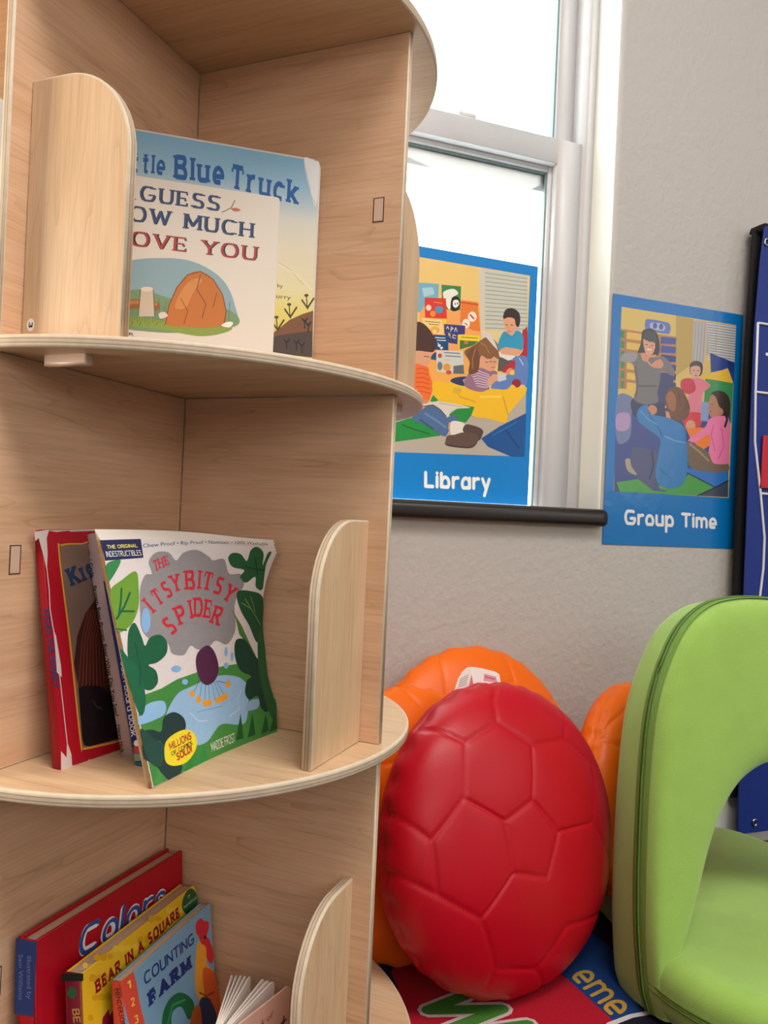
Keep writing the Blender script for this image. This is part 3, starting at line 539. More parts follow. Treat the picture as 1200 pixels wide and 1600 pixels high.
ART['grouptime']=[('P',(205,178,100),[(19.6,98.2),(287.2,98.2),(287.2,435.3),(19.6,435.3)]),
('P',(178,150,80),[(142.3,435.5),(184.3,433.9),(185.9,348.7),(148.4,321.4)]),
('P',(170,120,80),[(19.5,394.7),(145.9,395.3),(147.5,295.8),(19.8,285.1)]),
('P',(60,130,75),[(19.6,392.4),(28.2,392.2),(27.9,378.6),(19.7,379)]),
('P',(212,178,80),[(33.7,391),(66.6,391),(66.1,378.6),(33.3,377.9)]),
('P',(60,130,75),[(20.5,374.1),(29.2,373.8),(28.8,360.2),(20.7,360.6)]),
('P',(212,178,80),[(34.7,372.6),(67.5,372.4),(67.1,360.1),(34.3,359.5)]),
('P',(60,130,75),[(21.5,355.7),(30.2,355.4),(29.8,341.8),(21.7,342.3)]),
('P',(212,178,80),[(35.6,354.2),(68.5,353.9),(68.1,341.5),(35.2,341.1)]),
('P',(60,130,75),[(22.4,337.4),(31.1,337),(30.7,323.4),(22.6,323.9)]),
('P',(212,178,80),[(36.6,335.8),(69.5,335.3),(69,323),(36.2,322.6)]),
('P',(60,130,75),[(23.4,319),(32.1,318.6),(31.7,305),(23.6,305.5)]),
('P',(212,178,80),[(37.6,317.4),(70.5,316.7),(70,304.4),(37.2,304.2)]),
('P',(60,130,75),[(24.4,300.7),(33,300.2),(32.7,286.6),(24.5,287.2)]),
('P',(212,178,80),[(38.5,298.9),(71.4,298.2),(71,285.8),(38.1,285.8)]),
('P',(58,75,150),[(110.6,391.8),(145.2,392.7),(144.6,381),(109.6,378.3)]),
('P',(58,75,150),[(111.4,375.1),(146.1,375.9),(145.5,364.2),(110.5,361.6)]),
('P',(42,52,120),[(112.3,358.4),(146.9,359),(146.4,347.4),(111.4,344.9)]),
('P',(42,52,120),[(113.2,341.7),(147.8,342.2),(147.3,330.6),(112.2,328.2)]),
('P',(42,52,120),[(114.1,325),(148.7,325.4),(148.2,313.7),(113.1,311.5)]),
('P',(42,52,120),[(115,308.3),(149.6,308.5),(149.1,296.9),(114,294.8)]),
('S',(170,110,80),2.2,[(30.8,395),(33.2,286.9)]),
('P',(172,168,168),[(184.4,432.3),(218.7,432.9),(214.2,352.9),(184.9,352.1)]),
('S',(145,140,142),1.8,[(190.3,431.2),(188.1,352.4)]),
('S',(145,140,142),1.8,[(197.5,432.1),(195.3,353.2)]),
('S',(145,140,142),1.8,[(204.8,433.1),(202.6,354)]),
('S',(145,140,142),1.8,[(212.2,434),(209.9,354.8)]),
('P',(150,150,152),[(218.7,432.9),(287.9,434.1),(287.6,361.7),(218.6,369.9)]),
('S',(205,205,205),1.6,[(219.5,430.2),(286.9,431.1)]),
('S',(205,205,205),1.6,[(219.7,425.3),(286.9,426.1)]),
('S',(205,205,205),1.6,[(220,420.4),(286.9,421)]),
('S',(205,205,205),1.6,[(220.3,415.4),(287,416)]),
('S',(205,205,205),1.6,[(220.5,410.5),(287,411)]),
('S',(205,205,205),1.6,[(220.8,405.6),(287,405.9)]),
('S',(205,205,205),1.6,[(221.1,400.7),(287.1,400.9)]),
('S',(205,205,205),1.6,[(221.3,395.7),(287.1,395.9)]),
('S',(205,205,205),1.6,[(221.6,390.8),(287.1,390.9)]),
('S',(205,205,205),1.6,[(221.9,385.9),(287.2,385.8)]),
('S',(205,205,205),1.6,[(222.1,381),(287.2,380.8)]),
('S',(205,205,205),1.6,[(222.4,376),(287.2,375.8)]),
('S',(205,205,205),1.6,[(222.7,371.1),(287.3,370.7)]),
('S',(205,205,205),1.6,[(222.9,366.2),(287.3,365.7)]),
('S',(205,205,205),1.6,[(223.2,361.2),(287.3,360.7)]),
('S',(120,120,122),1,[(240.5,432.9),(239.6,378.2)]),
('C',(95,112,180),[(73.1,413.9),(78.9,420.3),(120.4,419.9),(130.9,413.9),(129.9,400.8),(121.5,397.9),(82.2,399.1),(73.6,403.7)]),
('C',(165,175,215),[(86.9,414.5),(115,414.6),(115.6,403.2),(87.5,403.8)]),
('C',(75,90,150),[(100.6,410.5),(100.1,407.7),(98.3,405.5),(95.9,404.4),(93.3,404.8),(91.4,406.6),(90.6,409.3),(91.1,412.1),(92.8,414.3),(95.3,415.4),(97.8,414.9),(99.8,413.2)]),
('C',(75,90,150),[(114.6,410.4),(114.1,407.6),(112.4,405.4),(109.9,404.3),(107.3,404.8),(105.4,406.5),(104.6,409.2),(105.1,412),(106.8,414.2),(109.3,415.3),(111.9,414.9),(113.8,413.1)]),
('P',(42,66,138),[(226.7,374.4),(287.6,362.2),(288.1,320.3),(272.2,348.5),(230.8,337)]),
('P',(32,54,120),[(269.2,364.9),(287.6,361.7),(286.9,340.5),(273.8,347.5)]),
('P',(60,140,85),[(218.1,323.9),(286.7,323.2),(286.1,244.7),(216.8,238.9)]),
('P',(220,180,60),[(203.4,323.6),(271.2,349.6),(286.1,321.8),(235.9,323.8)]),
('P',(52,70,135),[(17.2,256.2),(282.4,265.4),(283.8,150.7),(285.7,99.6),(20.4,97.4)]),
('C',(105,118,160),[(17.9,270.3),(53.2,271.3),(51.7,245.1),(49.9,197.7),(22,189.7)]),
('C',(170,140,185),[(19.5,237.6),(46.2,241.1),(46.2,213.9),(21,209.6)]),
('P',(70,150,70),[(24.6,114),(78.1,123.7),(128.3,112.2),(252.6,117),(213.3,99.2),(31.1,97)]),
('P',(70,150,70),[(178.2,129.5),(189.7,140),(252.6,117),(213.3,99.2),(140.9,98.4)]),
('P',(45,110,190),[(180.1,150.4),(241.6,146.8),(284.1,151.9),(284.5,133.2),(252.6,117.8),(186.7,139.8)]),
('P',(60,70,90),[(252.6,116),(284.5,132),(285.7,99.6),(213.3,99.2)]),
('S',(25,35,60),2.2,[(185.1,140.9),(253.2,117.1),(284.5,132)]),
('S',(25,35,60),2.2,[(253.2,117.1),(211.7,99.1)]),
('S',(25,35,60),2,[(23.1,114.7),(31.6,97)]),
('P',(52,60,110),[(105.8,321.6),(146.7,325.9),(138.4,294.9),(123.5,254.2),(106.7,252.7)]),
('C',(45,50,85),[(54.5,270.8),(108.6,269),(123,263.4),(127,240.7),(68.6,235.7),(51.6,247.9)]),
('C',(110,108,112),[(22.1,343.2),(32.4,353.4),(59.7,354.2),(79.2,350.7),(101.5,351),(118.1,355.1),(135.8,343.2),(145,330.3),(142.7,320.8),(125.4,325.9),(114,327),(112.2,308.4),(107.7,287.3),(109.2,269.1),(81.1,261.9),(55.9,268.7),(59,289.4),(54.8,316.2),(48.4,333.7),(25.2,335.7)]),
('S',(85,84,88),3,[(55.5,329.9),(62.6,298.9),(59.8,273.6)]),
('S',(85,84,88),3,[(65.6,294.6),(104.3,298.4)]),
('C',(140,142,150),[(22.2,342.1),(32.5,352.7),(58.4,353.4),(52.3,338.6),(26.6,335.4)]),
('C',(50,52,56),[(67.2,394.9),(76.5,401.8),(90.3,403.5),(102,394.6),(108.1,374.7),(106.7,358.4),(95.8,352.6),(70.6,356.6),(59.6,355.4),(65.5,374.2)]),
('C',(208,150,125),[(70.6,381.7),(84.7,378.8),(95.8,379),(97.7,368.9),(91.5,355.6),(81.8,353.3),(74.5,361.6)]),
('P',(60,66,68),[(69,386),(76.6,399.5),(96.2,398.5),(100.6,378.4),(88.8,379.3),(74.8,381)]),
('S',(235,225,220),2,[(79.9,364.5),(89.6,364.5)]),
('S',(90,50,45),1.4,[(75.8,372.7),(80.2,372.8)]),
('S',(90,50,45),1.4,[(88.6,372.4),(93.1,372.5)]),
('C',(200,140,112),[(67.5,352.8),(74.7,357.1),(82.5,351.1),(79.7,341.7),(71.3,343)]),
('C',(200,140,112),[(96.4,341.2),(110,349.6),(118.3,341.3),(113.7,332.8),(96.9,332.1),(91.1,336.1)]),
('S',(205,145,115),3.6,[(81,343),(84.7,351.4),(99.9,354.9)]),
('S',(205,145,115),3.6,[(82.4,342),(91.1,334.9),(101.8,344.1)]),
('C',(212,120,140),[(174.7,314.8),(194.6,323.8),(218.4,319.2),(230.7,311),(213.7,295.2),(212.1,271.5),(210.7,243.1),(170.2,235.1),(177.2,268.3),(178.8,291.8),(164.2,295.1)]),
('C',(188,50,70),[(160.3,313.3),(177.2,320.9),(190.6,316.4),(195.8,300.5),(181.8,290.9),(164.2,295.1)]),
('C',(70,62,62),[(179.5,343.3),(184.3,352),(195.8,355.6),(209.3,351.2),(210.1,334.8),(203.2,327.1),(184.2,327.4)]),
('C',(205,160,140),[(181.6,337.7),(186.2,344),(202.2,345.8),(205.7,334.4),(197.5,323),(187.2,324.2)]),
('S',(90,60,55),1.3,[(186.6,336.6),(191,336.6)]),
('S',(90,60,55),1.3,[(197.4,337.3),(201.8,337.2)]),
('C',(195,60,80),[(178,252),(209.9,257.2),(213.8,238.7),(170.2,235.1)]),
('C',(200,60,70),[(174.8,248.6),(192.5,257.5),(211.2,251.7),(209.3,229.5),(188.6,218),(172.8,229)]),
('C',(205,145,120),[(199.4,232.4),(198.1,227.1),(194.1,223),(188.4,221.2),(182.6,222.1),(178.2,225.5),(176.4,230.5),(177.6,235.7),(181.6,239.8),(187.3,241.6),(193.1,240.7),(197.6,237.4)]),
('P',(228,120,45),[(177.6,224.5),(215.5,230),(236,221.8),(235.8,197.1),(217.8,185.9),(189.2,205.9)]),
('P',(130,150,190),[(211.7,278.5),(232.3,280.4),(228.4,242.2),(210.7,243.1)]),
('C',(62,50,46),[(231.7,292.2),(240.1,301.3),(258,304.2),(275,296.3),(282.1,277.8),(278.8,256),(270.2,245.7),(261.9,259.3),(248.1,265.2),(235.3,280.7)]),
('C',(175,125,100),[(229.8,282.5),(234.5,294.8),(245.2,291.1),(253.5,275.2),(264.5,266.7),(260.6,256.8),(239.9,250.3),(230.5,259),(228.3,272.9)]),
('C',(225,120,165),[(231.5,247.3),(251.4,254),(276.6,254.9),(283.6,230.5),(283,195.5),(283,165.6),(250.1,162.2),(233.9,174.7),(234.7,216.7),(207.6,204.8),(189.6,198.6),(184.7,204.3),(221.6,230.5)]),
('S',(195,90,140),2.4,[(243,237.2),(237.8,217),(248.7,188.1)]),
('S',(195,90,140),2.4,[(261.9,233.7),(270.1,199.6),(258.9,173.9)]),
('S',(45,38,36),5,[(269.7,264.2),(275.3,249.8),(270.6,236.4)]),
('C',(110,95,80),[(183.4,201.8),(208.2,193.8),(233.5,182.1),(247,163.2),(281.6,163),(281.6,150.5),(241.7,145.1),(192.1,152.3),(181.9,183.4)]),
('S',(150,132,112),4,[(188.2,196),(215,180.8),(234.3,167.3)]),
('S',(70,45,35),1.3,[(235,275.9),(238.6,275.1)]),
('S',(120,70,55),1.3,[(232.7,262.7),(236.9,261.9)]),
('S',(150,100,80),1.2,[(231.6,272.1),(229.5,267.1)]),
('S',(120,50,50),1.4,[(192.1,327.1),(197.9,327.5)]),
('S',(170,120,100),1.2,[(194.5,335.5),(194.2,331.3)]),
('S',(150,95,75),1.2,[(85.9,370.3),(85.6,366.1)]),
('S',(55,48,46),2.2,[(263,295.1),(271.4,279.2),(269.3,262.3)]),
('C',(70,78,118),[(54.1,172),(69.3,181.4),(110.2,175.9),(120.2,155),(119.5,111.7),(140.6,104.4),(111.2,102.9),(87.3,114.7),(63.3,132.3)]),
('C',(160,150,125),[(42.1,155.8),(51.9,158.8),(56.9,145),(69.1,130.3),(48.8,136.2)]),
('S',(40,48,85),4,[(101.5,175.3),(105.8,149.3),(98.3,124.9)]),
('C',(46,118,180),[(63.2,243.8),(71.2,256.3),(86.8,261.3),(91.9,246.3),(127.3,242.1),(145.3,238.8),(173,226.6),(178.9,200.2),(183.2,176.2),(184.1,142.1),(172.8,117.1),(149.2,109),(122.3,114.3),(110.9,135.2),(116.2,173.9),(117.7,200.5),(87.7,217.3),(68.3,228.8)]),
('S',(85,150,205),3,[(129.2,206.2),(153.4,199.5),(177.5,197.7)]),
('S',(32,92,150),3,[(92.2,241.5),(116.9,217.2),(123.5,203.3)]),
('S',(32,92,150),2,[(120.7,145.4),(145.3,127.6)]),
('S',(75,145,200),2.6,[(71.5,249.2),(86.7,236.3),(110.5,226.3)]),
('C',(190,130,100),[(88,254.3),(94,262),(105.8,259.5),(107.8,250.1),(97.9,244.4)]),
('P',(200,140,110),[(128.2,254.2),(141.7,250.6),(140.7,240.9),(129.7,242.3)]),
('C',(105,68,48),[(125.4,282.1),(134,296.8),(149.4,301.8),(164,297.4),(176.4,282.3),(184.6,264.3),(178.4,245.1),(158.6,236.4),(141.2,241.9),(134.8,255.2),(127.1,266.1)]),
('C',(150,95,60),[(127.8,280),(138.5,292.6),(150.6,279.8),(149,256.5),(136,258.8)]),
('S',(85,55,42),2.5,[(155.7,291.9),(162.8,267)]),
('T',(226,226,228),'Group Time',(46.1,36.9),(262,36.6),(44.6,65.6),0.205,'r'),
]
ART['spider']=[('BASE',(226,218,218)),
('P',(70,140,66),[(169.7,360.6),(279.9,382),(426.5,391.6),(642.2,393.5),(792.1,388.8),(1059.5,158.5),(999,-11.3),(6.2,1.9),(6.2,285),(67.4,354.2)]),
('C',(152,190,226),[(172.8,251.1),(265.2,319),(365.1,335.1),(578.1,353.2),(747.3,325.9),(824.9,267.9),(806.5,185.2),(758.1,101.6),(686.1,99.9),(553.9,127.6),(433.7,77.5),(330.8,87.2),(269.6,145),(178.2,207.9)]),
('C',(150,146,150),[(144.3,787.1),(181.4,843.5),(217.8,849.9),(210.8,901.6),(254.6,942.2),(321.4,942.9),(358.9,907.4),(405.4,944.7),(484.7,959.6),(555.8,930.9),(582.7,914.2),(654.7,924.3),(695,854.3),(782.9,854.6),(815.9,798.3),(770.4,743.8),(750.2,682.5),(761.5,569),(685.8,497.2),(590,521.6),(519.5,487.9),(444.7,495.7),(399.5,515.8),(346.4,480.2),(270.9,496.8),(248.9,546.9),(153.2,571.8),(116.4,618.2),(123.3,688.3)]),
('S',(190,215,238),5,[(339.6,224.6),(391.9,176.8),(455.4,167.4)]),
('S',(190,215,238),5,[(629.4,151.9),(719.4,167.3),(718.9,217.1),(768.2,259.4)]),
('S',(110,150,190),3,[(389,218.5),(466.6,214.9),(587.5,207.9)]),
('C',(148,192,232),[(0.2,266.2),(65.8,313.6),(171.2,307.6),(169.3,258.8),(98.9,245.6),(3.7,245.6)]),
('C',(148,180,214),[(780,172.9),(832.1,193.5),(907.2,185),(877.1,146.7),(787,148)]),
('C',(54,134,78),[(-2.2,884.7),(21.9,905),(73.9,909.6),(34.2,855.6),(-3.8,822.3),(-2.6,849.9)]),
('C',(112,160,52),[(-7.5,781),(59.8,826.5),(137.6,860.8),(137.3,787.4),(119.1,710),(68.1,643.8),(-4.3,616.4),(-10.8,671.5)]),
('S',(28,98,66),9,[(51.9,791.7),(34.8,736.9),(14.8,690)]),
('S',(28,98,66),9,[(89.3,772.1),(46.4,715.2),(-2.6,670.8)]),
('S',(28,98,66),8,[(17.4,700.1),(93.3,694.2)]),
('S',(28,98,66),6,[(-13.1,630.9),(35.8,620.6)]),
('C',(28,98,66),[(27.6,572),(50.1,624.7),(86.4,645.6),(108.3,583.8),(118.5,547.5),(154.8,578.8),(215.1,583.3),(248.9,546.9),(233.3,497.8),(169.5,470.4),(118,467),(156.1,436.9),(154.2,387.9),(101.2,365.4),(48.2,391.6),(30.7,448.8),(14.1,505.4)]),
('C',(30,104,72),[(-18,550.1),(15.9,512),(57.1,458.5),(69.2,360.7),(43.6,290.9),(8.1,291.2),(-13.2,441.9)]),
('S',(22,66,54),4,[(67.1,567.4),(68.2,463.7),(48.2,391.6)]),
('C',(38,96,60),[(682.7,930.5),(708.7,960.1),(766.2,959.3),(813.3,928.2),(830.3,988.4),(872,1009.8),(918.1,980.6),(935.5,916.7),(945.4,984),(967.1,991.6),(960.2,919.1),(981.8,786.8),(919.6,793.6),(898.2,848.2),(830.1,812.4),(778.5,841.1),(804.5,878.2),(715.9,889.8)]),
('S',(16,46,40),5,[(807.4,896.3),(905.7,890.6),(959.2,890.4)]),
('S',(16,46,40),5,[(868.2,951.7),(915.9,858.7)]),
('C',(34,88,56),[(765.8,761.3),(880.8,768.9),(992.4,739.3),(1024.7,614.1),(975.1,483.9),(890.4,581),(798.5,673.2)]),
('S',(130,160,80),5,[(836.6,727),(943.8,634.9),(1011.4,576.2)]),
('S',(130,160,80),4,[(810.2,704.3),(897.8,672.6)]),
('S',(130,160,80),4,[(887,736.9),(941.1,653.7)]),
('P',(76,128,62),[(722.5,674.2),(818.2,584),(946.8,412.4),(901.5,453),(794.3,541),(764.4,621.2)]),
('C',(26,66,50),[(747,483.6),(777.4,515.9),(856.2,501.6),(931.3,423.1),(977.6,390.9),(1043.5,440.5),(1035.1,291.4),(1029.1,200.4),(957.5,114.1),(906,141.4),(898.5,204),(819,200.1),(792.7,238.6),(824.7,293.8),(870.7,313.7),(784,351),(746.9,415.2)]),
('P',(40,96,54),[(975.1,483.9),(1024.7,614.1),(1052.9,439.7),(1035.1,291.4),(1042.7,125),(999.4,25.1),(960.9,122.3),(951.2,302.9)]),
('P',(34,92,50),[(654.2,29.8),(725.9,149.5),(717.9,27.4)]),
('P',(34,92,50),[(750.3,22),(823.1,131),(815.9,22.7)]),
('P',(34,92,50),[(862.4,13.5),(936.8,109.2),(930.9,17.8)]),
('P',(34,92,50),[(934.2,8.2),(1009.3,95.1),(1005.1,14.8)]),
('C',(84,40,74),[(423.5,428.8),(448.4,479.8),(521.9,505.1),(576.4,466.1),(596.3,391),(561.5,339.5),(490.5,322.7),(438.9,357.6)]),
('S',(60,32,70),2.6,[(431.2,351.1),(383.5,305.8)]),
('S',(60,32,70),2.6,[(456.2,347.3),(421.6,276.5)]),
('S',(60,32,70),2.6,[(481.5,343.5),(456,255.1)]),
('S',(60,32,70),2.6,[(504.7,340),(490.4,249)]),
('S',(60,32,70),2.6,[(526.8,336.7),(535,248.9)]),
('S',(60,32,70),2.6,[(546.7,333.8),(576.6,249.6)]),
('S',(60,32,70),2.6,[(566.7,330.8),(613,255.4)]),
('S',(60,32,70),2.6,[(576.1,329.4),(660.4,304.9)]),
('C',(238,160,40),[(388.8,301.1),(384.8,294.3),(376.9,290.2),(367.4,289.9),(358.9,293.4),(353.5,299.8),(352.7,307.3),(356.7,314.1),(364.5,318.3),(373.9,318.7),(382.5,315.2),(388,308.8)]),
('C',(238,160,40),[(430,267.4),(425.8,260.6),(417.8,256.5),(408.1,256.3),(399.3,259.9),(393.7,266.4),(392.9,274.1),(397,280.9),(404.9,285),(414.6,285.3),(423.5,281.8),(429.1,275.2)]),
('C',(238,160,40),[(476.9,242.1),(472.6,235.2),(464.4,231.1),(454.4,230.9),(445.4,234.7),(439.7,241.3),(438.9,249.1),(443,255.9),(451.2,260.1),(461.1,260.4),(470.2,256.7),(476,250)]),
('C',(238,160,40),[(508.5,239.5),(504.1,232.5),(495.8,228.4),(485.7,228.2),(476.5,231.9),(470.8,238.6),(469.9,246.5),(474.1,253.4),(482.4,257.6),(492.5,257.9),(501.7,254.2),(507.6,247.5)]),
('C',(238,160,40),[(576.6,237.7),(572.1,230.5),(563.4,226.2),(553,226),(543.6,229.8),(537.7,236.6),(536.8,244.6),(541.2,251.7),(549.7,256),(560.1,256.4),(569.6,252.6),(575.7,245.8)]),
('C',(238,160,40),[(609.3,240),(604.8,232.7),(596,228.4),(585.4,228.1),(575.9,232),(569.9,238.8),(569,246.9),(573.5,254.1),(582.1,258.5),(592.7,258.8),(602.4,255.1),(608.5,248.1)]),
('C',(238,160,40),[(640.5,245.2),(635.8,237.9),(626.9,233.5),(616.2,233.2),(606.5,237),(600.4,243.9),(599.5,252.1),(604.1,259.3),(612.9,263.8),(623.6,264.2),(633.4,260.4),(639.6,253.4)]),
('C',(238,160,40),[(681.1,299.4),(676.4,291.8),(667.2,287.2),(656.2,286.7),(646.2,290.4),(639.9,297.3),(638.9,305.6),(643.5,313.1),(652.4,317.8),(663.5,318.4),(673.6,314.7),(680.1,307.8)]),
('C',(138,186,232),[(171.1,648.7),(162.2,622.6),(149,604.3),(135.3,598.6),(124.9,606.7),(120.7,626.6),(123.5,652.9),(132.4,678.7),(145.2,697.3),(158.4,703.6),(168.7,695.6),(173.4,675.5)]),
('C',(138,186,232),[(317.5,422.1),(311.5,415.5),(298,412.1),(280.9,412.6),(264.9,416.9),(254.1,423.8),(251.4,431.5),(257.3,437.9),(270.3,441.4),(287.1,441.1),(303.3,436.9),(314.5,429.9)]),
('C',(138,186,232),[(352,359.6),(347.8,354),(339.1,350.7),(328.3,350.8),(318.2,354.1),(311.7,359.8),(310.2,366.2),(314.3,371.9),(322.8,375.1),(333.6,375.2),(343.7,371.9),(350.4,366.2)]),
('C',(138,186,232),[(684.3,459.5),(680.8,448.1),(674.3,440.2),(666.7,437.9),(660,441.7),(656,450.6),(655.6,462.3),(659,473.6),(665.2,481.6),(672.7,484),(679.6,480.3),(683.8,471.3)]),
('C',(138,186,232),[(732.4,429.5),(728.7,417.9),(722.4,410),(715.2,407.6),(709.1,411.4),(705.6,420.4),(705.7,432.2),(709.1,443.6),(715.2,451.7),(722.3,454.2),(728.6,450.4),(732.3,441.4)]),
('C',(138,186,232),[(679.5,390.7),(675.5,383.7),(667.1,379.3),(656.8,378.6),(647.3,381.8),(641,387.9),(639.6,395.5),(643.5,402.4),(651.7,406.9),(662,407.7),(671.7,404.6),(678.1,398.4)]),
('C',(36,62,62),[(122.1,192.6),(153.1,241.2),(224.9,251.2),(287.2,213.3),(284.3,163.3),(193.1,134.5),(218.6,51),(215.4,-4.3),(134.9,-15.8),(77.4,34.3),(44.9,76.5),(-16.1,125.3),(13,210.4),(66.8,211.8)]),
('S',(60,110,100),4,[(30.5,166.5),(105.1,155.5),(149.4,69.1)]),
('C',(40,78,70),[(-2.3,227.1),(58.9,186.6),(116.8,118.5),(74.9,61.8),(9.7,105.6)]),
('P',(52,140,70),[(203.5,-0.9),(320.4,97),(336.3,5.5)]),
('P',(52,140,70),[(289.1,-25),(406.8,76.3),(425.6,-18.4)]),
('P',(52,140,70),[(203.5,-0.9),(320.4,97),(336.3,5.5)]),
('P',(70,150,80),[(13.7,6.2),(62,58.6),(78,0.8)]),
('P',(50,130,62),[(229.3,-1.1),(294.1,45.6),(306.5,-8.2)]),
('C',(242,222,50),[(116.3,98.2),(142.9,146.5),(225.9,165.7),(310.4,157.5),(356.2,110.5),(337.8,63.5),(264.4,31.8),(176.8,37.7),(122.9,62.4)]),
('T',(178,44,58),'MILLIONS',(157.8,104.9),(318.8,115.5),(157.5,136.1),0.17,'k'),
('T',(40,40,40),'OF COPIES',(162.9,81.5),(319,91.5),(160.6,98),0.14,'k'),
('T',(178,44,58),'SOLD!',(194.2,53.9),(309.1,63.4),(193.2,84.2),0.2,'k'),
('T',(236,230,225),'MADDIE FROST',(458.7,24.5),(650.7,26.6),(457.6,65.7),0.11,'k'),
('P',(36,38,86),[(-1.9,995.1),(187.6,1001.7),(186.5,919.4),(1.3,909.7)]),
('T',(240,228,110),'THE ORIGINAL',(23.2,959.1),(164.6,964.2),(22.1,974.6),0.17,'k'),
('T',(238,236,240),'INDESTRUCTIBLES',(12.5,924.8),(176.3,928.3),(11.8,948.7),0.13,'k'),
('F',(60,66,110),'Chew Proof • Rip Proof • Nontoxic • 100% Washable',(192.5,963.5),(934.5,1025.7),(193.9,981.2),0),
('T',(206,44,62),'T',(234.1,856.1),(264.9,861.7),(227.2,907.9),0.2,'s'),
('T',(206,44,62),'H',(259.9,868.1),(293.2,873.9),(254,916.1),0.2,'s'),
('T',(206,44,62),'E',(294,881.7),(323.5,886.6),(288.7,927.4),0.2,'s'),
('T',(206,44,62),'I',(197.4,674.5),(215.4,684.1),(138.5,741.7),0.2,'s'),
('T',(206,44,62),'T',(227,702.1),(277.4,722.1),(183.6,773.1),0.2,'s'),
('T',(206,44,62),'S',(278.4,732.3),(330,748),(245.3,805.8),0.2,'s'),
('T',(206,44,62),'Y',(322.5,758.8),(386.8,770.2),(303.9,840.6),0.2,'s'),
('T',(206,44,62),'B',(395.5,768.6),(469.3,769.9),(398.4,864.5),0.2,'s'),
('T',(206,44,62),'I',(473.7,771.5),(498.6,769.9),(488.4,868.4),0.2,'s'),
('T',(206,44,62),'T',(495.7,769.6),(573.8,759.4),(523.1,866.3),0.2,'s'),
('T',(206,44,62),'S',(566.6,757.2),(634.2,738.5),(615.8,843.6),0.2,'s'),
('T',(206,44,62),'Y',(634.9,726.7),(714.5,696.9),(702.5,809.7),0.2,'s'),
('T',(206,44,62),'S',(275.2,569.1),(336.4,590.1),(223.3,644.4),0.2,'s'),
('T',(206,44,62),'P',(340.5,609.4),(411.3,623.1),(306.1,696.9),0.2,'s'),
('T',(206,44,62),'I',(418.1,634.3),(443.8,635.7),(405.4,727.9),0.2,'s'),
('T',(206,44,62),'D',(436.8,642.4),(509.6,638.3),(446.4,739),0.2,'s'),
('T',(206,44,62),'E',(499,636),(565.8,626.4),(525.3,730.1),0.2,'s'),
('T',(206,44,62),'R',(544.8,609.6),(622.1,587.2),(600.9,699.4),0.2,'s'),
]
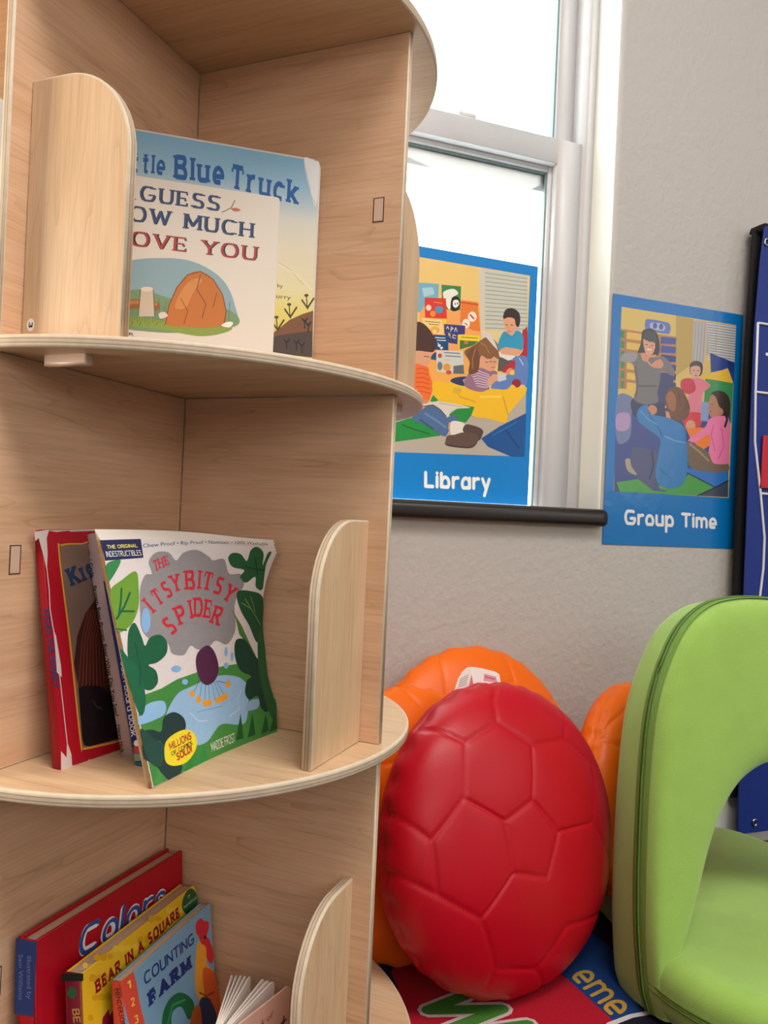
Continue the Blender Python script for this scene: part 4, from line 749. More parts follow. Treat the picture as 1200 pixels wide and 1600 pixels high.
ART['truck']=[('BASE',(212,206,196)),
('P',(214,190,66),[(2,2),(180,2),(180,3.1),(2,3.1)]),
('P',(214,190,67),[(2,2.9),(180,2.9),(180,6.2),(2,6.2)]),
('P',(214,191,69),[(2,6),(180,6),(180,9.3),(2,9.3)]),
('P',(214,191,70),[(2,9.1),(180,9.1),(180,12.4),(2,12.4)]),
('P',(214,192,71),[(2,12.2),(180,12.2),(180,15.5),(2,15.5)]),
('P',(214,192,72),[(2,15.3),(180,15.3),(180,18.6),(2,18.6)]),
('P',(215,193,74),[(2,18.4),(180,18.4),(180,21.7),(2,21.7)]),
('P',(215,194,75),[(2,21.5),(180,21.5),(180,24.8),(2,24.8)]),
('P',(215,194,76),[(2,24.6),(180,24.6),(180,27.9),(2,27.9)]),
('P',(215,195,77),[(2,27.7),(180,27.7),(180,31),(2,31)]),
('P',(215,195,79),[(2,30.8),(180,30.8),(180,34.1),(2,34.1)]),
('P',(216,196,80),[(2,33.9),(180,33.9),(180,37.2),(2,37.2)]),
('P',(216,197,84),[(2,37),(180,37),(180,40.2),(2,40.2)]),
('P',(217,198,87),[(2,40),(180,40),(180,43.3),(2,43.3)]),
('P',(218,199,90),[(2,43.1),(180,43.1),(180,46.4),(2,46.4)]),
('P',(218,200,94),[(2,46.2),(180,46.2),(180,49.5),(2,49.5)]),
('P',(219,201,97),[(2,49.3),(180,49.3),(180,52.6),(2,52.6)]),
('P',(219,202,100),[(2,52.4),(180,52.4),(180,55.7),(2,55.7)]),
('P',(220,203,103),[(2,55.5),(180,55.5),(180,58.8),(2,58.8)]),
('P',(221,204,107),[(2,58.6),(180,58.6),(180,61.9),(2,61.9)]),
('P',(221,205,110),[(2,61.7),(180,61.7),(180,65),(2,65)]),
('P',(222,206,115),[(2,64.8),(180,64.8),(180,68.1),(2,68.1)]),
('P',(222,207,122),[(2,67.9),(180,67.9),(180,71.2),(2,71.2)]),
('P',(222,208,129),[(2,71),(180,71),(180,74.3),(2,74.3)]),
('P',(222,209,137),[(2,74.1),(180,74.1),(180,77.4),(2,77.4)]),
('P',(223,210,144),[(2,77.2),(180,77.2),(180,80.5),(2,80.5)]),
('P',(223,211,151),[(2,80.3),(180,80.3),(180,83.6),(2,83.6)]),
('P',(223,212,158),[(2,83.4),(180,83.4),(180,86.7),(2,86.7)]),
('P',(223,213,165),[(2,86.5),(180,86.5),(180,89.8),(2,89.8)]),
('P',(223,213,172),[(2,89.6),(180,89.6),(180,92.9),(2,92.9)]),
('P',(223,213,173),[(2,92.7),(180,92.7),(180,96),(2,96)]),
('P',(223,213,175),[(2,95.8),(180,95.8),(180,99.1),(2,99.1)]),
('P',(223,213,176),[(2,98.9),(180,98.9),(180,102.2),(2,102.2)]),
('P',(223,213,177),[(2,102),(180,102),(180,105.3),(2,105.3)]),
('P',(223,213,179),[(2,105.1),(180,105.1),(180,108.4),(2,108.4)]),
('P',(223,213,180),[(2,108.2),(180,108.2),(180,111.5),(2,111.5)]),
('P',(222,212,182),[(2,111.3),(180,111.3),(180,114.6),(2,114.6)]),
('P',(222,212,183),[(2,114.4),(180,114.4),(180,117.6),(2,117.6)]),
('P',(222,212,185),[(2,117.4),(180,117.4),(180,120.7),(2,120.7)]),
('P',(222,212,186),[(2,120.5),(180,120.5),(180,123.8),(2,123.8)]),
('P',(222,212,187),[(2,123.6),(180,123.6),(180,126.9),(2,126.9)]),
('P',(222,212,189),[(2,126.7),(180,126.7),(180,130),(2,130)]),
('P',(221,212,190),[(2,129.8),(180,129.8),(180,133.1),(2,133.1)]),
('P',(220,212,192),[(2,132.9),(180,132.9),(180,136.2),(2,136.2)]),
('P',(219,212,194),[(2,136),(180,136),(180,139.3),(2,139.3)]),
('P',(218,212,195),[(2,139.1),(180,139.1),(180,142.4),(2,142.4)]),
('P',(217,212,197),[(2,142.2),(180,142.2),(180,145.5),(2,145.5)]),
('P',(216,212,199),[(2,145.3),(180,145.3),(180,148.6),(2,148.6)]),
('P',(215,212,200),[(2,148.4),(180,148.4),(180,151.7),(2,151.7)]),
('P',(214,212,202),[(2,151.5),(180,151.5),(180,154.8),(2,154.8)]),
('P',(213,211,204),[(2,154.6),(180,154.6),(180,157.9),(2,157.9)]),
('P',(206,209,204),[(2,157.7),(180,157.7),(180,161),(2,161)]),
('P',(200,206,205),[(2,160.8),(180,160.8),(180,164.1),(2,164.1)]),
('P',(193,204,205),[(2,163.9),(180,163.9),(180,167.2),(2,167.2)]),
('P',(187,201,206),[(2,167),(180,167),(180,170.3),(2,170.3)]),
('P',(180,199,207),[(2,170.1),(180,170.1),(180,173.4),(2,173.4)]),
('P',(174,197,207),[(2,173.2),(180,173.2),(180,176.5),(2,176.5)]),
('P',(167,194,208),[(2,176.3),(180,176.3),(180,179.6),(2,179.6)]),
('P',(161,192,208),[(2,179.4),(180,179.4),(180,182.7),(2,182.7)]),
('P',(154,189,209),[(2,182.5),(180,182.5),(180,185.8),(2,185.8)]),
('P',(149,187,209),[(2,185.6),(180,185.6),(180,188.9),(2,188.9)]),
('P',(146,185,208),[(2,188.7),(180,188.7),(180,192),(2,192)]),
('P',(142,183,207),[(2,191.8),(180,191.8),(180,195),(2,195)]),
('P',(139,181,206),[(2,194.8),(180,194.8),(180,198.1),(2,198.1)]),
('P',(136,179,205),[(2,197.9),(180,197.9),(180,201.2),(2,201.2)]),
('P',(133,177,204),[(2,201),(180,201),(180,204.3),(2,204.3)]),
('P',(130,175,203),[(2,204.1),(180,204.1),(180,207.4),(2,207.4)]),
('P',(127,173,202),[(2,207.2),(180,207.2),(180,210.5),(2,210.5)]),
('P',(124,171,201),[(2,210.3),(180,210.3),(180,213.6),(2,213.6)]),
('P',(121,169,200),[(2,213.4),(180,213.4),(180,214.7),(2,214.7)]),
('T',(28,92,160),'Little',(-5.6,175.5),(38,178.1),(-5.6,193.9),0.19,'b'),
('T',(28,92,160),'Blue',(45.8,176.3),(91.6,177.3),(45.2,199.2),0.21,'b'),
('T',(28,92,160),'Truck',(96.4,175.3),(161.3,169.2),(96.7,199.4),0.2,'b'),
('P',(120,78,48),[(136.2,38.9),(147.9,48.9),(157.9,58.7),(169.9,65.6),(180.7,70.4),(181.7,25.1),(136.9,25.2)]),
('P',(74,58,50),[(136.3,37.2),(148.2,42.8),(165.5,47.3),(180.9,50.7),(181.7,25.1),(136.9,25.2)]),
('S',(34,32,38),1.2,[(156.6,30.6),(156.2,38.4)]),
('S',(34,32,38),1.4,[(153.7,39.6),(156.3,36.4),(158.6,40.4)]),
('S',(34,32,38),1.2,[(166.2,30.7),(165.9,38.6)]),
('S',(34,32,38),1.4,[(163.3,39.7),(166,36.5),(168.2,40.6)]),
('S',(34,32,38),1.2,[(171.6,28.7),(171.3,36.5)]),
('S',(34,32,38),1.4,[(168.7,37.7),(171.3,34.4),(173.6,38.5)]),
('S',(34,32,38),1.2,[(173.2,52.5),(172.8,60.4)]),
('S',(34,32,38),1.4,[(170.3,61.5),(172.9,58.3),(175.2,62.4)]),
('S',(34,32,38),1.2,[(176.9,49.4),(176.5,57.3)]),
('S',(34,32,38),1.4,[(174,58.4),(176.6,55.2),(178.9,59.3)]),
('S',(62,60,40),1,[(147.1,47),(145.5,59)]),
('S',(62,60,40),1.6,[(147.1,48.1),(152.7,58.1)]),
('S',(62,60,40),1.6,[(147.1,48.1),(141.5,55.1)]),
('C',(70,64,45),[(147.6,60.3),(147.3,59.6),(146.6,59),(145.5,58.7),(144.5,58.8),(143.7,59.2),(143.4,59.8),(143.7,60.6),(144.4,61.1),(145.4,61.4),(146.5,61.4),(147.2,61)]),
('S',(62,60,40),1,[(158.7,60.5),(157.1,72.5)]),
('S',(62,60,40),1.6,[(158.7,61.6),(164.4,71.6)]),
('S',(62,60,40),1.6,[(158.7,61.6),(153.1,68.6)]),
('C',(70,64,45),[(159.2,73.8),(158.9,73.1),(158.2,72.5),(157.1,72.2),(156.1,72.3),(155.3,72.7),(155,73.3),(155.2,74.1),(156,74.7),(157,75),(158.1,74.9),(158.8,74.5)]),
('S',(62,60,40),1,[(175,71.1),(173.4,83.2)]),
('S',(62,60,40),1.6,[(174.9,72.2),(180.7,82.3)]),
('S',(62,60,40),1.6,[(174.9,72.2),(169.3,79.2)]),
('C',(70,64,45),[(175.4,84.5),(175.2,83.8),(174.4,83.2),(173.4,82.9),(172.3,82.9),(171.5,83.4),(171.2,84),(171.5,84.7),(172.2,85.3),(173.3,85.7),(174.3,85.6),(175.1,85.2)]),
('S',(205,192,130),0.8,[(145.9,112.1),(155.7,107.3),(170.4,94.3)]),
('S',(238,232,205),0.8,[(145.1,110.7),(162.9,102.9),(177.6,90.8)]),
('C',(226,226,228),[(164.9,214.4),(175.6,214.4),(180.2,210.8),(179.3,171.9),(173.5,181.6)]),
('S',(190,195,200),0.7,[(165,213.5),(173.5,181.6),(179.3,171.9)]),
('F',(40,40,45),'by',(144.9,88.8),(150.1,88.4),(145,92.8),0),
('F',(40,40,45),'Jill McElmurry',(110.6,78.2),(158.4,78.3),(110.7,82.5),0),
]
ART['guess']=[('BASE',(226,217,204)),
('T',(40,40,48),'GUESS',(21,147.1),(92.7,148.1),(21.2,161.3),0.15,'s'),
('T',(40,40,48),'HOW MUCH',(-2.7,127.9),(124.4,127.8),(-2.6,142.2),0.15,'s'),
('T',(52,78,124),'GUESS',(20.2,147),(91.9,148),(20.4,161.2),0.13,'s'),
('T',(52,78,124),'HOW MUCH',(-3.5,127.8),(123.5,127.7),(-3.4,142),0.13,'s'),
('T',(40,40,48),'I LOVE YOU',(-15.4,105.7),(129,107.1),(-15.2,119.4),0.15,'s'),
('T',(176,62,62),'I LOVE YOU',(-16.1,105.6),(128.2,107),(-16,119.2),0.13,'s'),
('T',(40,40,48),'A',(3.3,147.1),(18.7,147.4),(3.4,158.4),0.1,'s'),
('S',(120,120,90),0.8,[(93.6,147.7),(101.6,153.1),(104.6,160.3)]),
('C',(196,110,90),[(101.6,152.3),(106.5,153.6),(110.2,151.9),(105,150.3)]),
('C',(142,172,180),[(-0.1,84.4),(16.4,93.1),(41.1,98.4),(64.9,99.6),(84.5,93.8),(99.8,82.4),(108.9,63.4),(109.7,44.9),(67.7,35.3),(2.1,34.7)]),
('C',(120,150,110),[(1.2,55.6),(22.2,67.8),(50.6,63.1),(74.7,59.3),(105.8,58),(109.8,44.1),(51.9,32),(2.1,34.7)]),
('C',(138,158,66),[(1.9,39.5),(20.1,43.2),(51.5,41.8),(80.4,40.9),(106.5,42.9),(100.2,37.2),(79.2,31.9),(51.9,33.6),(36.1,34.4),(20.5,34.3),(2.1,34.7)]),
('S',(88,128,84),0.6,[(6.6,37.1),(5.2,48)]),
('S',(88,128,84),0.6,[(8.6,38.7),(9.1,52.9)]),
('S',(88,128,84),0.6,[(10.9,36.3),(10.4,57.6)]),
('S',(88,128,84),0.6,[(13,37.8),(12.2,51.1)]),
('S',(88,128,84),0.6,[(15.1,39.4),(13.6,55.7)]),
('S',(88,128,84),0.6,[(17.3,37),(18,49.5)]),
('S',(88,128,84),0.6,[(19.4,38.6),(19.3,54.2)]),
('S',(88,128,84),0.6,[(21.5,40.1),(20.7,58.9)]),
('S',(88,128,84),0.6,[(23.8,37.7),(22.5,52.3)]),
('S',(88,128,84),0.6,[(25.9,39.3),(23.9,57)]),
('S',(88,128,84),0.6,[(28,40.8),(28.3,50.6)]),
('S',(88,128,84),0.6,[(30.3,38.5),(29.7,55.4)]),
('S',(88,128,84),0.6,[(32.4,40),(31,60.1)]),
('S',(88,128,84),0.6,[(34.5,41.6),(32.9,53.5)]),
('S',(88,128,84),0.6,[(36.8,39.2),(36.9,58.5)]),
('S',(88,128,84),0.6,[(38.9,40.7),(38.8,51.9)]),
('S',(88,128,84),0.6,[(41.1,42.3),(40.1,56.6)]),
('S',(88,128,84),0.6,[(43.4,39.9),(41.5,61.4)]),
('S',(88,128,84),0.6,[(45.5,41.5),(46,55)]),
('S',(88,128,84),0.6,[(47.7,43),(47.4,59.8)]),
('S',(88,128,84),0.6,[(50,40.7),(49.3,53.1)]),
('S',(88,128,84),0.6,[(52.1,42.2),(50.6,57.8)]),
('S',(88,128,84),0.6,[(54.3,43.8),(54.7,62.9)]),
('S',(88,128,84),0.6,[(56.6,41.4),(56.6,56.2)]),
('S',(88,128,84),0.6,[(58.8,43),(58,61)]),
('S',(88,128,84),0.6,[(60.9,44.5),(59.9,54.3)]),
('S',(88,128,84),0.6,[(63.3,42.1),(61.2,59.1)]),
('S',(88,128,84),0.6,[(65.5,43.7),(65.3,64.2)]),
('S',(88,128,84),0.6,[(67.6,45.3),(67.2,57.5)]),
('S',(88,128,84),0.6,[(70,42.9),(68.6,62.3)]),
('S',(88,128,84),0.6,[(72.2,44.4),(70.5,55.5)]),
('S',(88,128,84),0.6,[(74.4,46),(74.7,60.7)]),
('S',(88,128,84),0.6,[(76.7,43.6),(76.1,65.5)]),
('S',(88,128,84),0.6,[(78.9,45.2),(78,58.7)]),
('S',(88,128,84),0.6,[(81.1,46.8),(79.4,63.6)]),
('S',(88,128,84),0.6,[(83.5,44.4),(84.1,57.1)]),
('S',(88,128,84),0.6,[(85.7,46),(85.5,61.9)]),
('S',(88,128,84),0.6,[(87.9,47.5),(86.9,66.8)]),
('S',(88,128,84),0.6,[(90.3,45.1),(88.8,60)]),
('S',(88,128,84),0.6,[(92.5,46.7),(93,65.2)]),
('S',(88,128,84),0.6,[(94.7,48.3),(94.9,58.4)]),
('S',(88,128,84),0.6,[(97.1,45.9),(96.4,63.2)]),
('S',(88,128,84),0.6,[(99.4,47.5),(97.8,68.1)]),
('S',(88,128,84),0.6,[(101.6,49.1),(99.7,61.3)]),
('S',(88,128,84),0.6,[(104,46.7),(104,66.5)]),
('S',(96,118,48),0.6,[(11.3,34.1),(13,37.5)]),
('S',(96,118,48),0.6,[(18.3,34.9),(20,38.3)]),
('S',(96,118,48),0.6,[(25.4,35.7),(27.1,39.1)]),
('S',(96,118,48),0.6,[(32.6,36.4),(34.3,39.9)]),
('S',(96,118,48),0.6,[(39.7,37.2),(41.5,40.7)]),
('S',(96,118,48),0.6,[(46.9,38),(48.7,41.5)]),
('S',(96,118,48),0.6,[(54.2,38.8),(55.9,42.3)]),
('S',(96,118,48),0.6,[(61.5,39.6),(63.2,43.1)]),
('S',(96,118,48),0.6,[(68.8,40.4),(70.6,43.9)]),
('S',(96,118,48),0.6,[(76.2,41.2),(78,44.8)]),
('S',(96,118,48),0.6,[(83.6,42.1),(85.4,45.6)]),
('S',(96,118,48),0.6,[(91.1,42.9),(92.9,46.4)]),
('S',(96,118,48),0.6,[(98.6,43.7),(100.4,47.3)]),
('S',(150,96,50),8,[(1.5,48.8),(21.2,54.7),(39.1,54.8)]),
('S',(188,122,66),3,[(1.4,50.4),(21.1,56.3),(39,56.5)]),
('C',(196,116,48),[(48.1,39.8),(50.2,56.5),(56.5,73.7),(65.5,86.4),(76.6,90.8),(88.2,85.1),(97.3,72),(101.2,57.4),(99.8,45.5),(86.9,40.4),(67.6,39)]),
('C',(212,140,74),[(55.7,55.5),(61.3,72.6),(70.5,82.9),(78.5,83.1),(71,70.5),(65.2,56.6)]),
('S',(120,66,34),0.8,[(48.1,39.8),(50.2,56.5),(56.5,73.7),(65.5,86.4),(76.6,90.8),(88.2,85.1),(97.3,72),(101.2,57.4),(99.8,45.5)]),
('S',(120,66,34),0.7,[(76.7,87.8),(74.1,74.2),(82.7,61.9),(80.1,48.3)]),
('S',(120,66,34),0.6,[(92,73.1),(89.3,59.4)]),
('S',(120,66,34),0.6,[(60.1,64.2),(66.9,53.5),(64.3,41.6)]),
('P',(206,190,168),[(25.2,68.2),(36.1,69.5),(38.4,45.3),(24.5,43.7)]),
('C',(226,212,192),[(36.1,69.5),(35.4,68.3),(33.5,67.2),(30.8,66.6),(28,66.6),(26,67.2),(25.2,68.2),(25.9,69.4),(27.9,70.5),(30.6,71.1),(33.3,71.2),(35.3,70.6)]),
('S',(120,84,60),0.7,[(25.3,67.9),(24.4,44)]),
('S',(120,84,60),0.7,[(36.1,69.2),(38.4,45.6)]),
('C',(240,236,228),[(97.4,43.6),(103,47.6),(108,47.3),(104.9,42.7)]),
('C',(220,210,196),[(41.8,48.1),(46.4,50.3),(49.7,46.9),(43.5,43.9)]),
('F',(40,40,45),'R',(17.2,26),(21.2,25.8),(17.2,28.9),0),
]
ART['kiss']=[('BASE',(172,16,36)),
('C',(222,160,40),[(15.4,176),(19.4,182.2),(41.5,183.1),(91.7,181.2),(92.5,12.7),(89.6,6),(31.5,9.1),(24.7,11.4),(22.2,16.3),(19.2,102.2)]),
('C',(122,98,88),[(16.8,174.6),(20.5,181.1),(41.4,181.9),(89.9,180),(90.5,13.2),(87.7,7.6),(31.6,10.5),(25.7,12.5),(23.7,16.6),(20.9,102)]),
('P',(66,34,30),[(28.1,103.9),(38.9,122.3),(53.1,135.3),(86.4,135.9),(90.9,33.8),(63.5,39.2),(25.4,60.3),(22.3,81.3)]),
('P',(28,18,24),[(25,60.3),(39.9,63.3),(64.4,47.6),(91.1,39.6),(87.4,8.7),(31.7,11),(26.1,13.3),(24.7,19.7)]),
('S',(112,52,40),1.4,[(42.7,124.7),(33,100.5),(25.6,63)]),
('S',(118,52,40),1.4,[(45.6,124.5),(36,100.1),(29.4,62.3)]),
('S',(124,52,40),1.4,[(48.6,124.2),(39,99.7),(33.3,61.6)]),
('S',(112,52,40),1.4,[(51.5,124),(42.1,99.4),(37.1,61)]),
('S',(118,52,40),1.4,[(54.5,123.7),(45.1,99),(41,60.3)]),
('S',(124,52,40),1.4,[(57.5,123.4),(48.2,98.6),(45,59.6)]),
('S',(112,52,40),1.4,[(60.5,123.2),(51.4,98.2),(49,58.9)]),
('S',(118,52,40),1.4,[(63.5,122.9),(54.5,97.8),(53,58.2)]),
('S',(124,52,40),1.4,[(66.6,122.6),(57.7,97.4),(57.1,57.5)]),
('S',(60,50,56),1.6,[(40,47.2),(43.1,41.8),(48.3,39.3)]),
('T',(30,58,92),'Kisses',(27,145.4),(89.4,161.4),(20.8,162),0.26,'b'),
('T',(42,64,112),'KISSES FOR MOMMY!',(-4.4,129),(-0.7,65),(2.1,129.5),0.2,'b'),
('P',(214,200,196),[(-7.1,193.1),(7.9,194.8),(4.8,187.9),(4.4,174.2),(2.3,160.7),(-0.2,174.4),(-3.3,187.9),(-6.7,185.3)]),
('P',(214,200,196),[(1.1,-0.8),(2.5,14.4),(7.4,8),(9.1,20.7),(12.5,9.3),(12.4,0.1),(26.1,-0.8),(30.6,0.7),(32.9,-3.3),(12,-3.8)]),
('S',(214,200,196),0.9,[(2.5,163.4),(3.2,144.5),(2.5,128.3),(4.2,112.1),(6.6,77),(7.6,52.8),(9,19.4)]),
('P',(214,200,196),[(3.9,113.4),(6.2,106.5),(8.8,82),(8.7,72.6),(4.2,77.3),(4.3,96)]),
('P',(214,200,196),[(6.2,194.2),(61.4,195.2),(61.3,194),(30,193.1),(28.3,194),(14.5,192.8)]),
('P',(214,200,196),[(12.3,-0.9),(58.8,-2.1),(59.7,-4.3),(13.7,-3.9)]),
]
ART['brown']=[('BASE',(222,212,212)),
]
ART['brown_spine']=[('BASE',(196,172,172)),
('F',(30,24,26),'Martin / Carle',(-0.2,193.1),(0.1,159.3),(3.5,192.9),1),
('F',(30,24,26),'Brown Bear,Brown Bear,What Do You See?',(-0,151.5),(0.6,37.6),(4.1,151.5),1),
('F',(30,24,26),'Henry Holt',(1,30.2),(0.3,6.8),(4.7,30.1),1),
]
ART['boardblue']=[('BASE',(24,50,120)),
]
ART['boardblue_spine']=[('BASE',(26,52,126)),
('T',(214,218,230),'Touch board book',(3.6,96),(0.9,27.8),(10.1,96.7),0.13,'r'),
('C',(226,214,200),[(7.8,21.7),(7.2,20.5),(5.9,19.7),(4.4,19.6),(3.1,20.1),(2.3,21.1),(2.2,22.4),(2.8,23.6),(4.1,24.4),(5.5,24.5),(6.9,24),(7.7,22.9)]),
('P',(178,52,52),[(1.1,19.7),(9.3,18.6),(9.6,13.4),(1,14)]),
('P',(120,140,120),[(0.2,13.8),(10.2,12.8),(10.3,7.1),(-0.1,7.8)]),
('P',(28,82,96),[(-0.8,7.3),(10.8,6.1),(10.7,1.9),(-0,3.2)]),
]
ART['colors']=[('BASE',(178,12,34)),
('T',(236,232,236),'Colors',(44.9,164.6),(162.4,155.9),(50.1,189.2),0.27,'r'),
('T',(40,88,160),'Colors',(44.9,164.6),(162.4,155.9),(50.1,189.2),0.14,'r'),
]
ART['colors_spine']=[('BASE',(178,12,34)),
('P',(34,66,134),[(-1.5,200.9),(21.2,201.3),(16.9,141.2),(-4,139.8)]),
('F',(120,140,190),'Illustrated by',(10.5,188.2),(10.2,154.2),(15.4,189),0),
('F',(120,140,190),'Sam Williams',(1.5,188),(1.2,151.7),(6.2,188.9),0),
]
